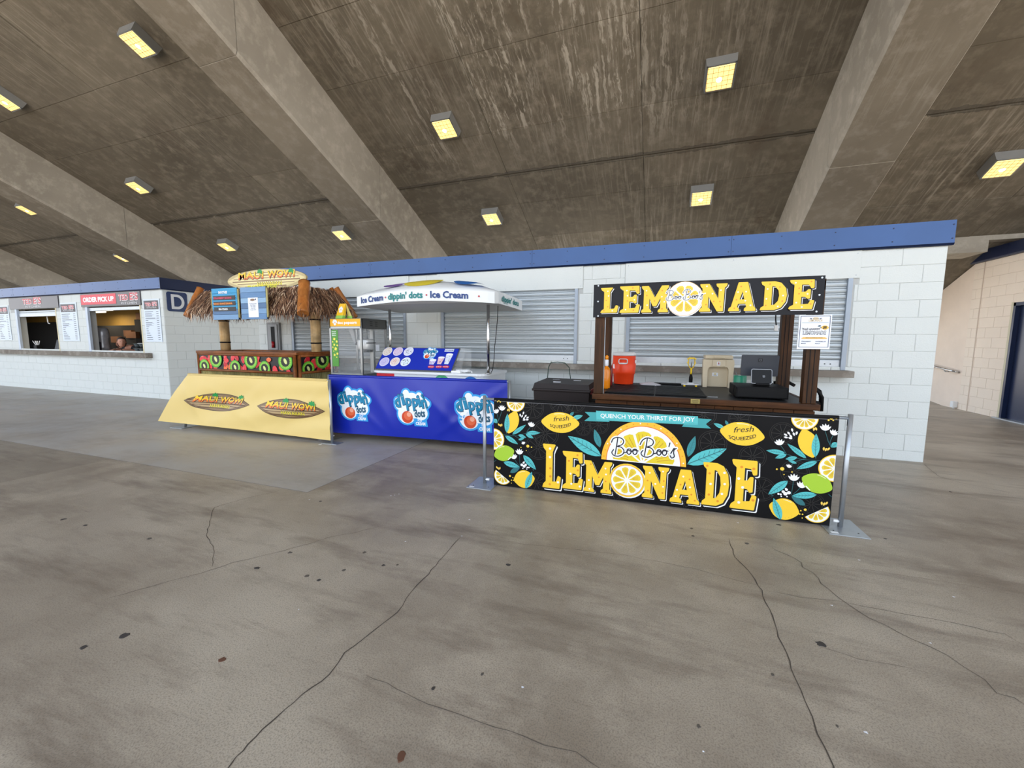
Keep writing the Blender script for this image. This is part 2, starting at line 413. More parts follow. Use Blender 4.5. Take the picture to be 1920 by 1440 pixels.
# construction joints of the pours
b = B().m(mat('joint_line', (138, 133, 126), .9))
b.box((-30, 2.876, 0), (-3.12, 2.884, .0012)); b.box((-3.124, 2.88, 0), (-3.116, 6.2, .0012)); b.build('joint', floor)
m_gum = mat('gum_black', (66, 62, 60), .7); m_gum2 = mat('gum_faded', (96, 89, 82), .8); m_rust = mat('rust_spot', (104, 70, 52), .8)
def blob(px, py, rx, ry, m, name='gum_spot'):
    c = onZ(px, py, 0); s = B().m(m); n = 12; a0 = random.random() * 6
    vs = [(c.x + rx * math.cos(a0 + i * 2 * PI / n) * random.uniform(.6, 1.1), c.y + ry * math.sin(a0 + i * 2 * PI / n) * random.uniform(.6, 1.1)) for i in range(n)]
    top = [s.bm.verts.new((x, y, .002)) for x, y in vs]; bot = [s.bm.verts.new((c.x + (x - c.x) * 1.15, c.y + (y - c.y) * 1.15, .0002)) for x, y in vs]
    s._f([s.bm.faces.new(top)])
    for i in range(n): s._f([s.bm.faces.new((bot[i], bot[(i + 1) % n], top[(i + 1) % n], top[i]))])
    s.build(name, floor)
for x, y, r in [(234, 1191, .028), (157, 1214, .022), (482, 1065, .022), (645, 1069, .02), (544, 1036, .018), (683, 1036, .022), (280, 1010, .022), (118, 974, .028), (598, 1088, .015), (953, 1059, .02), (719, 1060, .018), (745, 1059, .014), (812, 1291, .015), (904, 1264, .014), (575, 1080, .02), (601, 940, .022), (1400, 1019, .022), (1299, 1005, .02), (1460, 984, .02), (1297, 991, .018), (1540, 1208, .03), (1449, 1265, .012), (1570, 1362, .01), (1310, 1362, .012), (1782, 922, .02), (1540, 978, .02), (160, 985, .02), (1660, 1010, .012)]:
    blob(x, y, r * .7 * random.uniform(.7, 1.3), r * .7, m_gum if random.random() < .4 or y > 1180 and y < 1220 else m_gum2)
blob(416, 1237, .016, .016, m_rust, 'rust_spot'); blob(752, 1419, .016, .02, m_rust, 'rust_spot')
b = B().m(m_paper)
for x, y in [(740, 929), (748, 927), (733, 930), (580, 938), (760, 1016), (866, 1006), (300, 1023), (1611, 1051), (1788, 1120), (1744, 1207), (1559, 1136), (1623, 1375), (1319, 1411), (1383, 981), (62, 777), (1627, 941), (1290, 955), (880, 975), (560, 1144), (980, 1290)]:
    c = onZ(x, y, 0); r = random.uniform(.004, .011); a = random.random() * 6
    b.face([(c.x + r * math.cos(a + t), c.y + r * .7 * math.sin(a + t), .003 + .002 * (i % 2)) for i, t in enumerate((0, 1.6, 3.0, 4.5))])
tag(b.build('paper_scraps'), 'tiny white paper scraps scattered over the grey floor', 'litter', kind='stuff')

# ------------------------------------------------------------------ sloped ceiling, beams, end beam
NS, NB = 6.98, 5.87
def zs(y, N): return CO.z + N - TS * y
b = B().m(m_slab)
for x0, x1, y0, y1 in ((-45, 11.56, -7, 11.4), (4.2, 11.56, 11.4, 17)):
    b.hexa([(x, y, zs(y, NS) + dz) for dz in (.03, .5) for x, y in ((x0, y0), (x1, y0), (x1, y1), (x0, y1))])
ceil = b.build('ceiling', kind='structure')
JY = [-7, -5.8, -4.6, -3.4, -2.2, -1, .2, 1.4, 2.6, 3.85, 5.08, 5.98, 7.18, 8.04, 8.78, 9.8, 10.78]
bays = []
bx0 = -6.407 - 8.59 * 4
BEAMS = [(-6.407 + 8.59 * k, -5.617 + 8.59 * k) for k in range(-3, 3)]
BEAMS[0:3] = [(-33.0, -32.15), (-23.95, -23.1), (-15.07, -14.14)]
BEAMS[3] = (-6.41, -5.617); BEAMS[4] = (2.152, 2.966)
edges = [-40] + [v for ab in BEAMS for v in ab]
slots = [(edges[i], edges[i + 1]) for i in range(0, len(edges) - 1, 2)]
for (xa, xb) in slots:
    if xb - xa < .5: continue
    for j, (ya, yb) in enumerate(zip(JY, JY[1:])):
        nx = max(1, round((xb - xa) / (2.6 if ya > 5 else 4)))
        for i in range(nx):
            x0 = xa + (xb - xa) * i / nx; x1 = xa + (xb - xa) * (i + 1) / nx
            g = .004; d = random.uniform(0, .006); gy = .006 if ya != 8.04 else .03
            s = B().m(m_slab); y0, y1 = ya + gy, yb - .005
            s.hexa([(x0 + g * (i > 0), y0, zs(y0, NS) - d), (x1 - g * (i < nx - 1), y0, zs(y0, NS) - d), (x1 - g * (i < nx - 1), y1, zs(y1, NS) - d), (x0 + g * (i > 0), y1, zs(y1, NS) - d),
                    (x0, y0, zs(y0, NS) + .035), (x1, y0, zs(y0, NS) + .035), (x1, y1, zs(y1, NS) + .035), (x0, y1, zs(y1, NS) + .035)])
            s.build('panel', ceil)
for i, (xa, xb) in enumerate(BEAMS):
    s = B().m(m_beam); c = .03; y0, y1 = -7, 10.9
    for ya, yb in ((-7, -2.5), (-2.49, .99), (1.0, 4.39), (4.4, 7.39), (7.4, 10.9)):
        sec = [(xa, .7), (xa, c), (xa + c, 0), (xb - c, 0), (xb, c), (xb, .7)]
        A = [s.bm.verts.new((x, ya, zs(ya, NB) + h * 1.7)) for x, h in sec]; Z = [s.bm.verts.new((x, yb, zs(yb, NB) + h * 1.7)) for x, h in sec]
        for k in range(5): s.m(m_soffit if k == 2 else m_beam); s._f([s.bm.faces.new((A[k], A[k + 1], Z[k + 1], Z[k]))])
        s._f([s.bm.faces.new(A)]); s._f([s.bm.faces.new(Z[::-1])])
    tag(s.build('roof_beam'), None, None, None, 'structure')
b = B().m(m_beam).box((-40, 10.77, 3.2), (5.86, 11.5, 3.62)).box((5.86, 10.77, 3.42), (20, 11.5, 3.62))
b.build('trim_1', kind='structure')

# ------------------------------------------------------------------ block walls
CH = .2032; BL = .4064; Z0 = .1262 - CH
BLK = {}
def block_mesh(w, h, mt, key):
    k = (round(w, 3), round(h, 3), key)
    if k not in BLK:
        s = B().m(mt); g = .0016; c = .004; d = .005; x0, x1, z0, z1 = g, w - g, g, h - g
        o = [s.bm.verts.new(p) for p in ((x0, 0, z0), (x1, 0, z0), (x1, 0, z1), (x0, 0, z1))]
        i_ = [s.bm.verts.new(p) for p in ((x0 + c, -d, z0 + c), (x1 - c, -d, z0 + c), (x1 - c, -d, z1 - c), (x0 + c, -d, z1 - c))]
        s._f([s.bm.faces.new(i_)])
        for q in range(4): s._f([s.bm.faces.new((o[q], o[(q + 1) % 4], i_[(q + 1) % 4], i_[q]))])
        me = bpy.data.meshes.new('block'); s.bm.to_mesh(me); s.bm.free(); me.materials.append(mt); BLK[k] = me
    return BLK[k]
def lay(wall, O, rz, length, top, holes, off, mt, key, zb=0):
    """blocks on a wall face; local x from 0..length, holes = (x0,x1,z0,z1)"""
    R = Matrix.Rotation(rz, 4, 'Z'); k = 0
    z = Z0
    while z < top - .02:
        a, bt = max(z, zb), min(z + CH, top)
        zc = (a + bt) / 2
        segs = [(0, length)]
        for h in holes:
            if h[2] < zc < h[3]:
                ns = []
                for s0, s1 in segs:
                    if h[1] <= s0 or h[0] >= s1: ns.append((s0, s1)); continue
                    if h[0] > s0: ns.append((s0, h[0]))
                    if h[1] < s1: ns.append((h[1], s1))
                segs = ns
        o = off + (BL / 2 if k % 2 else 0)
        for s0, s1 in segs:
            x = s0
            while x < s1 - .02:
                n = (math.floor((x - o) / BL + 1e-4) + 1) * BL + o
                e = min(n, s1)
                if s1 - e < .05: e = s1
                me = block_mesh(e - x, bt - a, mt, key)
                ob = bpy.data.objects.new('block', me); COL.objects.link(ob); ob.parent = wall
                ob.matrix_local = Matrix.Translation(Vector(O)) @ R @ Matrix.Translation((x, 0, a))
                x = e
        z += CH; k += 1
WY = 6.266; XL, XR = -7.88, 3.06; WT = 2.571
OPN = [(-6.97, -4.28), (-3.565, -1.21), (-.49, 2.19)]
b = B().m(m_mortar)
xs = [XL] + [v for o in OPN for v in o] + [XR]
for i in range(0, len(xs), 2): b.box((xs[i], WY, 0), (xs[i + 1], WY + .2, WT))
for x0, x1 in OPN: b.box((x0, WY, 0), (x1, WY + .2, 1.06)); b.box((x0, WY, 2.24), (x1, WY + .2, WT))
wall_front = b.build('wall_front', kind='structure')
B().m(m_mortar).box((XR - .2, WY + .2, 0), (XR, 8.3, WT)).box((XL, WY + .2, 0), (XL + .2, 8.3, WT)).box((XL, 8.2, 0), (XR, 8.3, WT)).box((XL, WY + .2, WT - .05), (XR, 8.3, WT + .2)).build('wall_back', kind='structure')
hl = [(o[0] - XL - .02, o[1] - XL + .02, 1.06, 2.3) for o in OPN] + [(-7.6 - XL, -7.26 - XL, 1.2, 1.8), (-7.88 + .7 - XL, -4.2 - XL, 2.235, 3), (-3.63 - XL, -1.139 - XL, 2.235, 3), (-.526 - XL, 2.25 - XL, 2.235, 3)]
lay(wall_front, (XL, WY, 0), 0, XR - XL, WT, hl, (XR - XL) - BL * 40, m_white, 'w')
b = B().m(m_white)
for x0, x1 in ((-7.18, -4.2), (-3.63, -1.139), (-.526, 2.25)):
    s = B().m(m_white).box((x0, WY - .02, 2.235), (x1, WY, WT), .003)
    for sx_ in (x0 + .04, x1 - .04, (x0 + x1) / 2):
        for sz in (2.27, 2.53): s.m(m_galv).cyl((sx_, WY - .024, sz), (sx_, WY - .018, sz), .006, n=8)
    s.build('header_panel', wall_front)
# side wall return blocks of the near right end
# fascia
def fascia(name, p0, p1, z0, z1, mt, th=.05, seams=(), lip=True):
    p0, p1 = Vector(p0), Vector(p1); d = (p1 - p0).normalized(); n = Vector((d.y, -d.x, 0)); L = (p1 - p0).length
    cuts = [0] + list(seams) + [L]; root = thing(name, None, None, kind='structure')
    for a, c in zip(cuts, cuts[1:]):
        s = B().m(mt); A = p0 + d * (a + .0015); C_ = p0 + d * (c - .0015)
        def P(q, o, z): v = q + n * o; return (v.x, v.y, z)
        s.hexa([P(A, 0, z0), P(A, th, z0), P(C_, th, z0), P(C_, 0, z0), P(A, 0, z1), P(A, th, z1), P(C_, th, z1), P(C_, 0, z1)])
        k = int((c - a) / .6) + 1
        s.m(m_fascia_d)
        for i in range(k + 1):
            for zz in (z0 + .05, z1 - .05):
                q = A.lerp(C_, min(.99, max(.01, i / k))); s.cyl(P(q, th, zz), P(q, th + .004, zz), .008, n=6)
        s.build('fascia_panel', root)
    s = B().m(m_fascia_d); s.hexa([P(p0, 0, z0 - .022), P(p0, th - .012, z0 - .022), P(p1, th - .012, z0 - .022), P(p1, 0, z0 - .022), P(p0, 0, z0), P(p0, th + .006, z0), P(p1, th + .006, z0), P(p1, 0, z0)])
    s.build('drip_edge', root)
    return root
fascia('trim_2', (XL, WY, 0), (XR + .03, WY, 0), 2.585, 2.838, m_fascia, .05, (2.9, 5.95, 8.7))
fascia('trim_3', (-24, 6.29, 0), (-10.885, 6.29, 0), 2.60, 2.843, m_fascia, .05, (6.7, 10.0))
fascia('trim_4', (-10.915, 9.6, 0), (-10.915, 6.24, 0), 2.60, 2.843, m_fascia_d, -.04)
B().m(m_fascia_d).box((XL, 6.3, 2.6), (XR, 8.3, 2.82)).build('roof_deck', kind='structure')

# ------------------------------------------------------------------ roller shutters in the openings
def shutter(n, x0, x1, zb, zt, y, track=.05, bar=.10):
    r = thing('window_%d' % n, None, None, ((x0 + x1) / 2, y, 0), 0, None, 'structure')
    s = B().m(m_track)
    for a, c in ((x0, x0 + track), (x1 - track, x1)):
        s.box((a, y - .008, 1.1), (c, y + .06, 2.24), .003)
    s.build('track', r, world=True)
    s = B().m(m_galv).box((x0 + track, y + .025, zb), (x1 - track, y + .06, zb + bar), .004)
    for q in (x1 - track - .1, x1 - track - .16, x0 + track + .1): s.m(m_black).cyl((q, y + .025, zb + bar * .5), (q, y + .019, zb + bar * .5), .007, n=8)
    s.build('bottom_bar', r, world=True)
    p = .0762; z = zb + bar; prof = [(0, .040), (.006, .030), (.012, .026), (.03, .022), (.048, .026), (.055, .031), (.058, .040), (.064, .034), (.070, .034), (.0762, .040)]
    s = B().m(m_slat); A = [[s.bm.verts.new((xx - (x0 + x1) / 2, yy, zz)) for zz, yy in prof] for xx in (x0 + track, x1 - track)]
    for i in range(len(prof) - 1): s._f([s.bm.faces.new((A[0][i], A[1][i], A[1][i + 1], A[0][i + 1]))])
    me = bpy.data.meshes.new('slat'); s.bm.to_mesh(me); s.bm.free(); me.materials.append(m_slat)
    while z < zt:
        o = link('slat', me, r); o.location = (0, 0, z); z += p
    s = B().m(m_dark).box((x0, y + .07, 1.06), (x1, y + .1, 2.3)); s.build('backing', r, world=True)
    return r
for i, (x0, x1) in enumerate(OPN): shutter(i + 1, x0, x1, 1.125, 2.235, WY - .01)
b = B().m(m_sill).box((XL + .55, WY - .20, 1.02), (2.225, WY, 1.10), .006); b.build('trim_5', kind='structure')
# electrical / extinguisher cabinet by the alley
t = thing('wall_cabinet', 'grey steel wall cabinet with narrow window beside the leftmost shutter of the long building', 'cabinet', (-7.43, WY - .03, 1.2))
b = B().m(mat('cabinet_grey', (128, 130, 132), .5, .2)).box((-7.6, WY - .05, 1.2), (-7.26, WY + .02, 1.785), .006); b.build('frame', t, world=True)
b = B().m(mat('cabinet_door_grey', (150, 152, 154), .5, .2)).box((-7.555, WY - .062, 1.235), (-7.305, WY - .05, 1.745), .003); b.build('door', t, world=True)
b = B().m(m_black).box((-7.47, WY - .066, 1.27), (-7.37, WY - .062, 1.70)); b.build('pane', t, world=True)
b = B().m(mat('red_enamel', (170, 20, 30), .35)).cyl((-7.42, WY - .068, 1.28), (-7.42, WY - .068, 1.40), .03); b.build('extinguisher_body', t, world=True)

# ------------------------------------------------------------------ left building
LW = 6.296; LX0, LX1 = -24.0, -10.915
LOP = [(-21.2, -19.1), (-17.43, -15.36), (-14.0, -11.76)]
b = B().m(m_mortar); xs = [LX0] + [v for o in LOP for v in o] + [LX1]
for i in range(0, len(xs), 2): b.box((xs[i], LW, 0), (xs[i + 1], LW + .2, 2.6))
for x0, x1 in LOP: b.box((x0, LW, 0), (x1, LW + .2, 1.10)); b.box((x0, LW, 2.25), (x1, LW + .2, 2.6))
wl = b.build('wall_left', kind='structure')
hl = [(o[0] - LX0, o[1] - LX0, 1.10, 2.26) for o in LOP] + [(-17.66 - LX0, -15.15 - LX0, 2.235, 3), (-14.12 - LX0, -11.69 - LX0, 2.235, 3)]
lay(wl, (LX0, LW, 0), 0, LX1 - LX0, 2.60, hl, (LX1 - LX0) - BL * 40, m_white, 'w')
ws = B().m(m_mortar).box((LX1 - .2, LW + .2, 0), (LX1, 9.6, 2.6)).build('wall_side', kind='structure')
lay(ws, (LX1, LW, 0), PI / 2, 9.6 - LW, 2.60, [], .2, m_white, 'w')
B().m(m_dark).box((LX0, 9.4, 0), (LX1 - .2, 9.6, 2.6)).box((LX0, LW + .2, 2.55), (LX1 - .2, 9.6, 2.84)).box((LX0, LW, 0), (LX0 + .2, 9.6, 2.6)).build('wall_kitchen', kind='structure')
b = B().m(m_sill).box((LX0, LW - .15, .985), (-11.455, LW + .01, 1.10), .006); b.build('trim_6', kind='structure')
m_jamb = mat('window_jamb_paint', (196, 208, 224), .4)
for n, (x0, x1) in enumerate(LOP[1:]):
    r = thing('window_%d' % (n + 4), None, None, (x0, LW, 0), 0, None, 'structure')
    s = B().m(m_jamb).box((x0, LW - .012, 1.1), (x0 + .09, LW + .04, 2.25), .003); s.build('window_frame', r, world=True)
    s = B().m(mat('raw_jamb', (226, 214, 178), .6)).box((x1 - .02, LW - .012, 1.1), (x1 + .012, LW + .04, 2.25), .003); s.build('window_frame', r, world=True)
    zt = 2.24; nsl = 2 if n == 0 else 0
    s = B().m(m_galv).box((x0 + .09, LW + .02, zt - .1 - nsl * .05), (x1 - .02, LW + .07, zt - .02 - nsl * .05), .005); s.build('bottom_bar', r, world=True)
    for k in range(nsl):
        s = B().m(m_slat).box((x0 + .09, LW + .03, zt - .06 - .02 - k * .045), (x1 - .02, LW + .06, zt - .04 - k * .045), .006); s.build('slat', r, world=True)
# kitchen interior
b = B().m(mat('kitchen_wall_yellow', (176, 136, 62), .7)).box((-23.5, 8.62, 1.0), (-11.2, 8.7, 2.55)); b.build('wall_kitchen_back', kind='structure')
t = thing('kitchen_shelf', 'dark shelving with brown cartons inside the order pick up window', 'shelf', (-16, 8.2, 0))
b = B().m(m_dark).box((-19.6, 8.3, 0), (-14.2, 8.6, 1.86)).box((-15.3, 8.0, 0), (-13.9, 8.3, 2.02)).box((-23.4, 8.2, .0), (-19.7, 8.6, 2.0)); b.build('shelf_body', t, world=True)
for x, y, z, w in ((-15.25, 8.02, 2.03, .45), (-14.75, 8.02, 2.03, .4), (-15.6, 7.9, 1.45, .5), (-16.3, 8.2, 1.5, .4), (-17.0, 8.2, 1.3, .4)):
    B().m(mat('carton', (112, 72, 42), .8)).box((x, y, z), (x + w, y + .25, z + .2), .005).build('carton', t, world=True)
for x, yy, lab in ((-17.1, 8.0, 'left strip of white fluorescent light inside the order pick up window'), (-15.7, 7.5, 'right strip of white fluorescent light inside the order pick up window')):
    t = thing('strip_light', lab, 'light', (x, yy, 2.4))
    B().m(m_wplastic).box((x - .35, yy - .06, 2.30), (x + .35, yy + .06, 2.36), .01).build('housing', t, world=True)
    for dx in (-.25, .25): B().m(m_steel).cyl((x + dx, yy, 2.35), (x + dx, yy, 2.549), .006, n=6).build('hanger', t, world=True)
    B().m(mat('tube_lit', (255, 250, 235), .5, emit=((255, 246, 225), 2.0))).box((x - .33, yy - .045, 2.26), (x + .33, yy + .045, 2.30), .01).build('tube', t, world=True)
    ld = bpy.data.lights.new('strip', 'AREA'); lo = bpy.data.objects.new('strip_lamp', ld); COL.objects.link(lo); lo.parent = t; lo.location = (0, 0, -.16)
    ld.shape = 'RECTANGLE'; ld.size = .6; ld.size_y = .08; ld.energy = 15; ld.color = (1, .88, .66)

# ------------------------------------------------------------------ right building
RX = 6.18
b = B().m(m_mcream).box((RX, 10.53, 0), (RX + .2, 11.66, 3.1)).box((RX, 9.55, 2.2), (RX + .2, 10.53, 3.1)).box((RX, 6.8, 0), (RX + .2, 9.55, 3.1)).box((RX + .2, 6.8, 0), (14, 7.0, 3.1)).box((RX + .2, 11.4, 0), (14, 11.6, 3.05)).box((RX + .2, 7, 2.9), (14, 11.4, 3.1))
wr = b.build('wall_right', kind='structure')
lay(wr, (RX, 11.66, 0), -PI / 2, 11.66 - 6.8, 3.1, [(11.66 - 10.53 - .01, 11.66 - 9.55, -1, 2.21), (.27, .30, -1, 4)], .12, m_cream, 'c')
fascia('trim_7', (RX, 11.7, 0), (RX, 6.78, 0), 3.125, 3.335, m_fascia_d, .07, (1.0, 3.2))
d1 = thing('door_1', None, None, (RX, 10.05, 0), 0, None, 'structure')
m_navy = mat('door_navy_paint', (20, 36, 70), .3, 0, .05)
B().m(mat('door_frame_paint', (206, 198, 170), .5)).box((RX - .012, 10.49, 0), (RX + .05, 10.54, 2.21), .003).build('door_frame', d1, world=True)
B().m(m_navy).box((RX - .008, 10.44, 0), (RX + .06, 10.49, 2.2)).box((RX - .008, 9.55, 2.14), (RX + .06, 10.49, 2.2)).build('door_frame', d1, world=True)
B().m(m_navy).box((RX + .06, 9.55, .02), (RX + .11, 10.44, 2.14)).build('door_panel', d1, world=True)
B().m(m_galv).box((RX - .05, 9.5, 0), (RX + .1, 10.6, .02)).build('threshold', d1, world=True)
b = B().m(m_stucco); y0, y1 = 11.66, 17.0
b.hexa([(RX, y0, 0), (RX + .2, y0, 0), (RX + .2, y1, 0), (RX, y1, 0), (RX, y0, zs(y0, NS)), (RX + .2, y0, zs(y0, NS)), (RX + .2, y1, max(.8, zs(y1, NS))), (RX, y1, max(.8, zs(y1, NS)))])
b.build('wall_ramp', kind='structure')
t = thing('handrail', 'short steel handrail on the cream ramp wall behind the long building', 'handrail', (6.1, 12.4, 0))
b = B().m(m_chrome).tube([(6.17, 11.75, .80), (6.09, 11.75, .82), (6.08, 12.0, .845), (6.08, 12.46, .89), (6.08, 14.5, 1.09)], .022); b.build('rail', t, world=True)
for yy in (12.1, 13.4): B().m(m_galv).tube([(6.18, yy, .78 + (yy - 12) * .1), (6.12, yy, .78 + (yy - 12) * .1), (6.08, yy, .84 + (yy - 12) * .1)], .01).build('bracket', t, world=True)
t = thing('conduit_box', 'small white conduit box at the foot of the cream ramp wall', 'conduit', (6.15, 11.72, 0))
B().m(m_wplastic).box((6.1, 11.68, .03), (6.18, 11.78, .16), .008).build('box_body', t, world=True)
B().m(m_wplastic).cyl((6.14, 11.73, .0), (6.14, 11.73, .04), .015).build('pipe', t, world=True)
# letter D plate on the side wall
t = thing('letter_sign', 'navy blue rounded square sign with a white letter D on the side wall', 'sign', (LX1 + .01, 6.58, 2.09))
def rrect(x0, y0, x1, y1, r, n=5):
    P = []
    for cx, cy, a in ((x1 - r, y1 - r, 0), (x0 + r, y1 - r, 1), (x0 + r, y0 + r, 2), (x1 - r, y0 + r, 3)):
        for i in range(n + 1): t_ = (a + i / n) * PI / 2; P.append((cx + r * math.cos(t_), cy + r * math.sin(t_)))
    return P
B().m(mat('sign_navy', (18, 46, 92), .35)).prism(rrect(6.37, 2.09, 6.81, 2.545, .05), (LX1 + .008, 0, 0), (0, 1, 0), (0, 0, 1), .012).build('plate', t, world=True)
A = Art((LX1 + .022, 0, 0), (0, 1, 0), (0, 0, 1), t)
oD = [(6.455, 2.145), (6.59, 2.145)] + [(6.59 + .15 * math.cos(a), 2.317 + .172 * math.sin(a)) for a in [(-PI / 2 + PI * i / 14) for i in range(1, 14)]] + [(6.59, 2.49), (6.455, 2.49)]
iD = [(6.515, 2.205), (6.585, 2.205)] + [(6.585 + .095 * math.cos(a), 2.317 + .112 * math.sin(a)) for a in [(-PI / 2 + PI * i / 14) for i in range(1, 14)]] + [(6.585, 2.43), (6.515, 2.43)]
A.poly(oD, (214, 216, 218), 1, [iD]); A.build('lettering')

# ------------------------------------------------------------------ ceiling lights
m_lens = mat('lamp_lens', (255, 226, 150), .4, emit=((255, 222, 140), 1.15)); m_bulb = mat('lamp_bulb', (255, 255, 240), .4, emit=((255, 250, 225), 6))
m_hous = mat('lamp_housing', (146, 146, 144), .5, .3)
LP = [((258, 83), 'largest caged square ceiling light at top left, beside the long pale beam'),
      ((8, 190), 'caged square ceiling light cut by the left edge of the photo'),
      ((258, 352), 'caged square ceiling light above the order pick up window'),
      ((425, 463), 'left of two caged ceiling lights just above the thatched stand'),
      ((641, 441), 'right of two caged ceiling lights just above the thatched stand'),
      ((834, 242), 'caged square ceiling light above the ice cream cart, larger of two'),
      ((922, 411), 'smaller caged ceiling light above the ice cream cart, near the blue fascia'),
      ((1350, 145), 'caged square ceiling light high above the lemonade stand, larger of two'),
      ((1315, 372), 'caged ceiling light low above the lemonade stand, just over the blue fascia'),
      ((1882, 315), 'caged square ceiling light at the far right beyond the right beam'),
      ((50, 394), 'caged ceiling light peeking from behind the left beam, nearer of two'),
      ((230, 484), 'caged ceiling light peeking from behind the left beam, farther of two')]
ang = math.atan(TS)
light0 = None
def build_light():
    r = thing('ceiling_light', 'x', 'light'); s = B().m(m_hous); a, c = .19, .20
    P = [(-a, -a, 0), (a, -a, 0), (a, a, 0), (-a, a, 0), (-c, -c, .14), (c, -c, .14), (c, c, .14), (-c, c, .14)]
    s.hexa(P); s.m(m_galv)
    for q in ((-1, 0), (1, 0), (0, -1), (0, 1)):
        if q[0]: s.box((q[0] * a, -a, -.012), (q[0] * (a - .018), a, .006))
        else: s.box((-a, q[1] * a, -.012), (a, q[1] * (a - .018), .006))
    s.build('housing', r)
    s = B().m(m_lens).box((-.168, -.168, -.02), (.168, .168, .001), .012); l = s.build('lens', r)
    s = B().m(m_bulb).lathe((-.01, .02, -.0215), [(.001, -.001), (.03, 0), (.045, .003)], 16); s.build('bulb_glow', l)
    s = B().m(mat('guard_wire', (150, 120, 70), .5, .3))
    for i in range(6):
        q = -.165 + .066 * i; s.tube([(q, -.17, -.03), (q, .17, -.03)], .0022, 5); s.tube([(-.17, q, -.031), (.17, q, -.031)], .0022, 5)
    s.build('wire_guard', r)
    return r
for i, ((x, y), lab) in enumerate(LP):
    if i == 0: light0 = build_light(); o = light0
    else: o = copy_tree(light0)
    p = onN(x, y, NS - .16); o.location = p; o.rotation_euler = (-ang, 0, 0)
    o['label'] = lab; o['group'] = 'caged square lights under the sloped ceiling'

# ================================================================== PRINT SHAPES
YEL = (250, 205, 52); LEM = (232, 205, 40); ORA = (236, 150, 40); WHT = (246, 247, 250); BLK = (24, 24, 27); TEA = (86, 190, 192); TED = (44, 110, 116); LIM = (166, 204, 52)
GLY = {}
GLY['L'] = [[(0, 0), (.93, 0), (1, .25), (.9, .27), (.8, .13), (.5, .12), (.5, .84), (.58, .93), (.66, 1), (0, 1), (.05, .93), (.2, .86), (.2, .13), (.06, .07)]]
GLY['E'] = [[(0, 0), (.94, 0), (1, .27), (.89, .29), (.8, .15), (.46, .13), (.46, .44), (.66, .43), (.76, .36), (.83, .37), (.83, .66), (.76, .66), (.66, .58), (.46, .57), (.46, .87), (.78, .86), (.88, .73), (.97, .74), (.95, 1), (0, 1), (.04, .93), (.2, .86), (.2, .13), (.05, .07)]]
GLY['M'] = [[(0, 0), (.36, 0), (.34, .06), (.27, .12), (.27, .62), (.44, .24), (.55, .24), (.73, .62), (.73, .12), (.65, .06), (.64, 0), (1, 0), (.98, .07), (.92, .12), (.92, .86), (.98, .93), (1, 1), (.76, 1), (.5, .52), (.24, 1), (0, 1), (.02, .93), (.09, .86), (.09, .12), (.02, .07)]]
GLY['N'] = [[(0, 0), (.4, 0), (.38, .07), (.3, .12), (.3, .62), (.68, 0), (.88, 0), (.9, .86), (.98, .93), (1, 1), (.62, 1), (.64, .93), (.72, .87), (.72, .38), (.33, 1), (0, 1), (.03, .93), (.1, .86), (.1, .12), (.02, .07)]]
GLY['A'] = [[(0, 0), (.38, 0), (.36, .07), (.29, .12), (.33, .26), (.64, .26), (.68, .12), (.61, .07), (.6, 0), (1, 0), (.98, .08), (.91, .13), (.66, 1), (.34, 1), (.1, .13), (.02, .08)], [(.37, .38), (.6, .38), (.49, .76)]]
GLY['D'] = [[(0, 0), (.55, 0), (.8, .08), (.96, .28), (1, .52), (.94, .76), (.76, .94), (.52, 1), (0, 1), (.03, .93), (.15, .86), (.15, .13), (.03, .07)], [(.4, .14), (.56, .16), (.7, .3), (.74, .5), (.7, .7), (.55, .85), (.4, .87)]]
def glyph(A, ch, x0, z0, x1, z1, k=2, dots=True, seed=0):
    w, h = x1 - x0, z1 - z0; G = GLY[ch]
    def put(dx, dz, col, kk, grow=0):
        o = [(x0 + p * w + dx, z0 + q * h + dz) for p, q in G[0]]
        hs = [[(x0 + p * w + dx, z0 + q * h + dz) for p, q in r] for r in G[1:]]
        A.poly(o, col, kk, hs)
        if grow:
            for r in [o] + hs: A.stroke(r, grow, col, kk - .55, True)
    s = h * .045
    put(s, -s, WHT, k, h * .05); put(s * .45, -s * .45, BLK, k + 1, h * .062); put(0, 0, YEL, k + 2, h * .038)
    if dots:
        rnd = random.Random(seed + ord(ch)); n = 0; pts = G[0]
        def inside(p, q, R_):
            c = False; j = len(R_) - 1
            for i in range(len(R_)):
                if (R_[i][1] > q) != (R_[j][1] > q) and p < (R_[j][0] - R_[i][0]) * (q - R_[i][1]) / (R_[j][1] - R_[i][1]) + R_[i][0]: c = not c
                j = i
            return c
        placed = []
        for _ in range(400):
            p, q = rnd.uniform(.05, .95), rnd.uniform(.04, .96); e = .055
            if all(inside(p + a, q + b_, G[0]) and not any(inside(p + a, q + b_, H) for H in G[1:]) for a, b_ in ((e, 0), (-e, 0), (0, e), (0, -e))):
                if all((p - a) ** 2 * (w / h) ** 2 + (q - b_) ** 2 > .035 for a, b_ in placed):
                    placed.append((p, q)); A.ell((x0 + p * w, z0 + q * h), h * .028, h * .028, (ORA, WHT)[len(placed) % 2], k + 3, n=10)
            if len(placed) >= 8: break
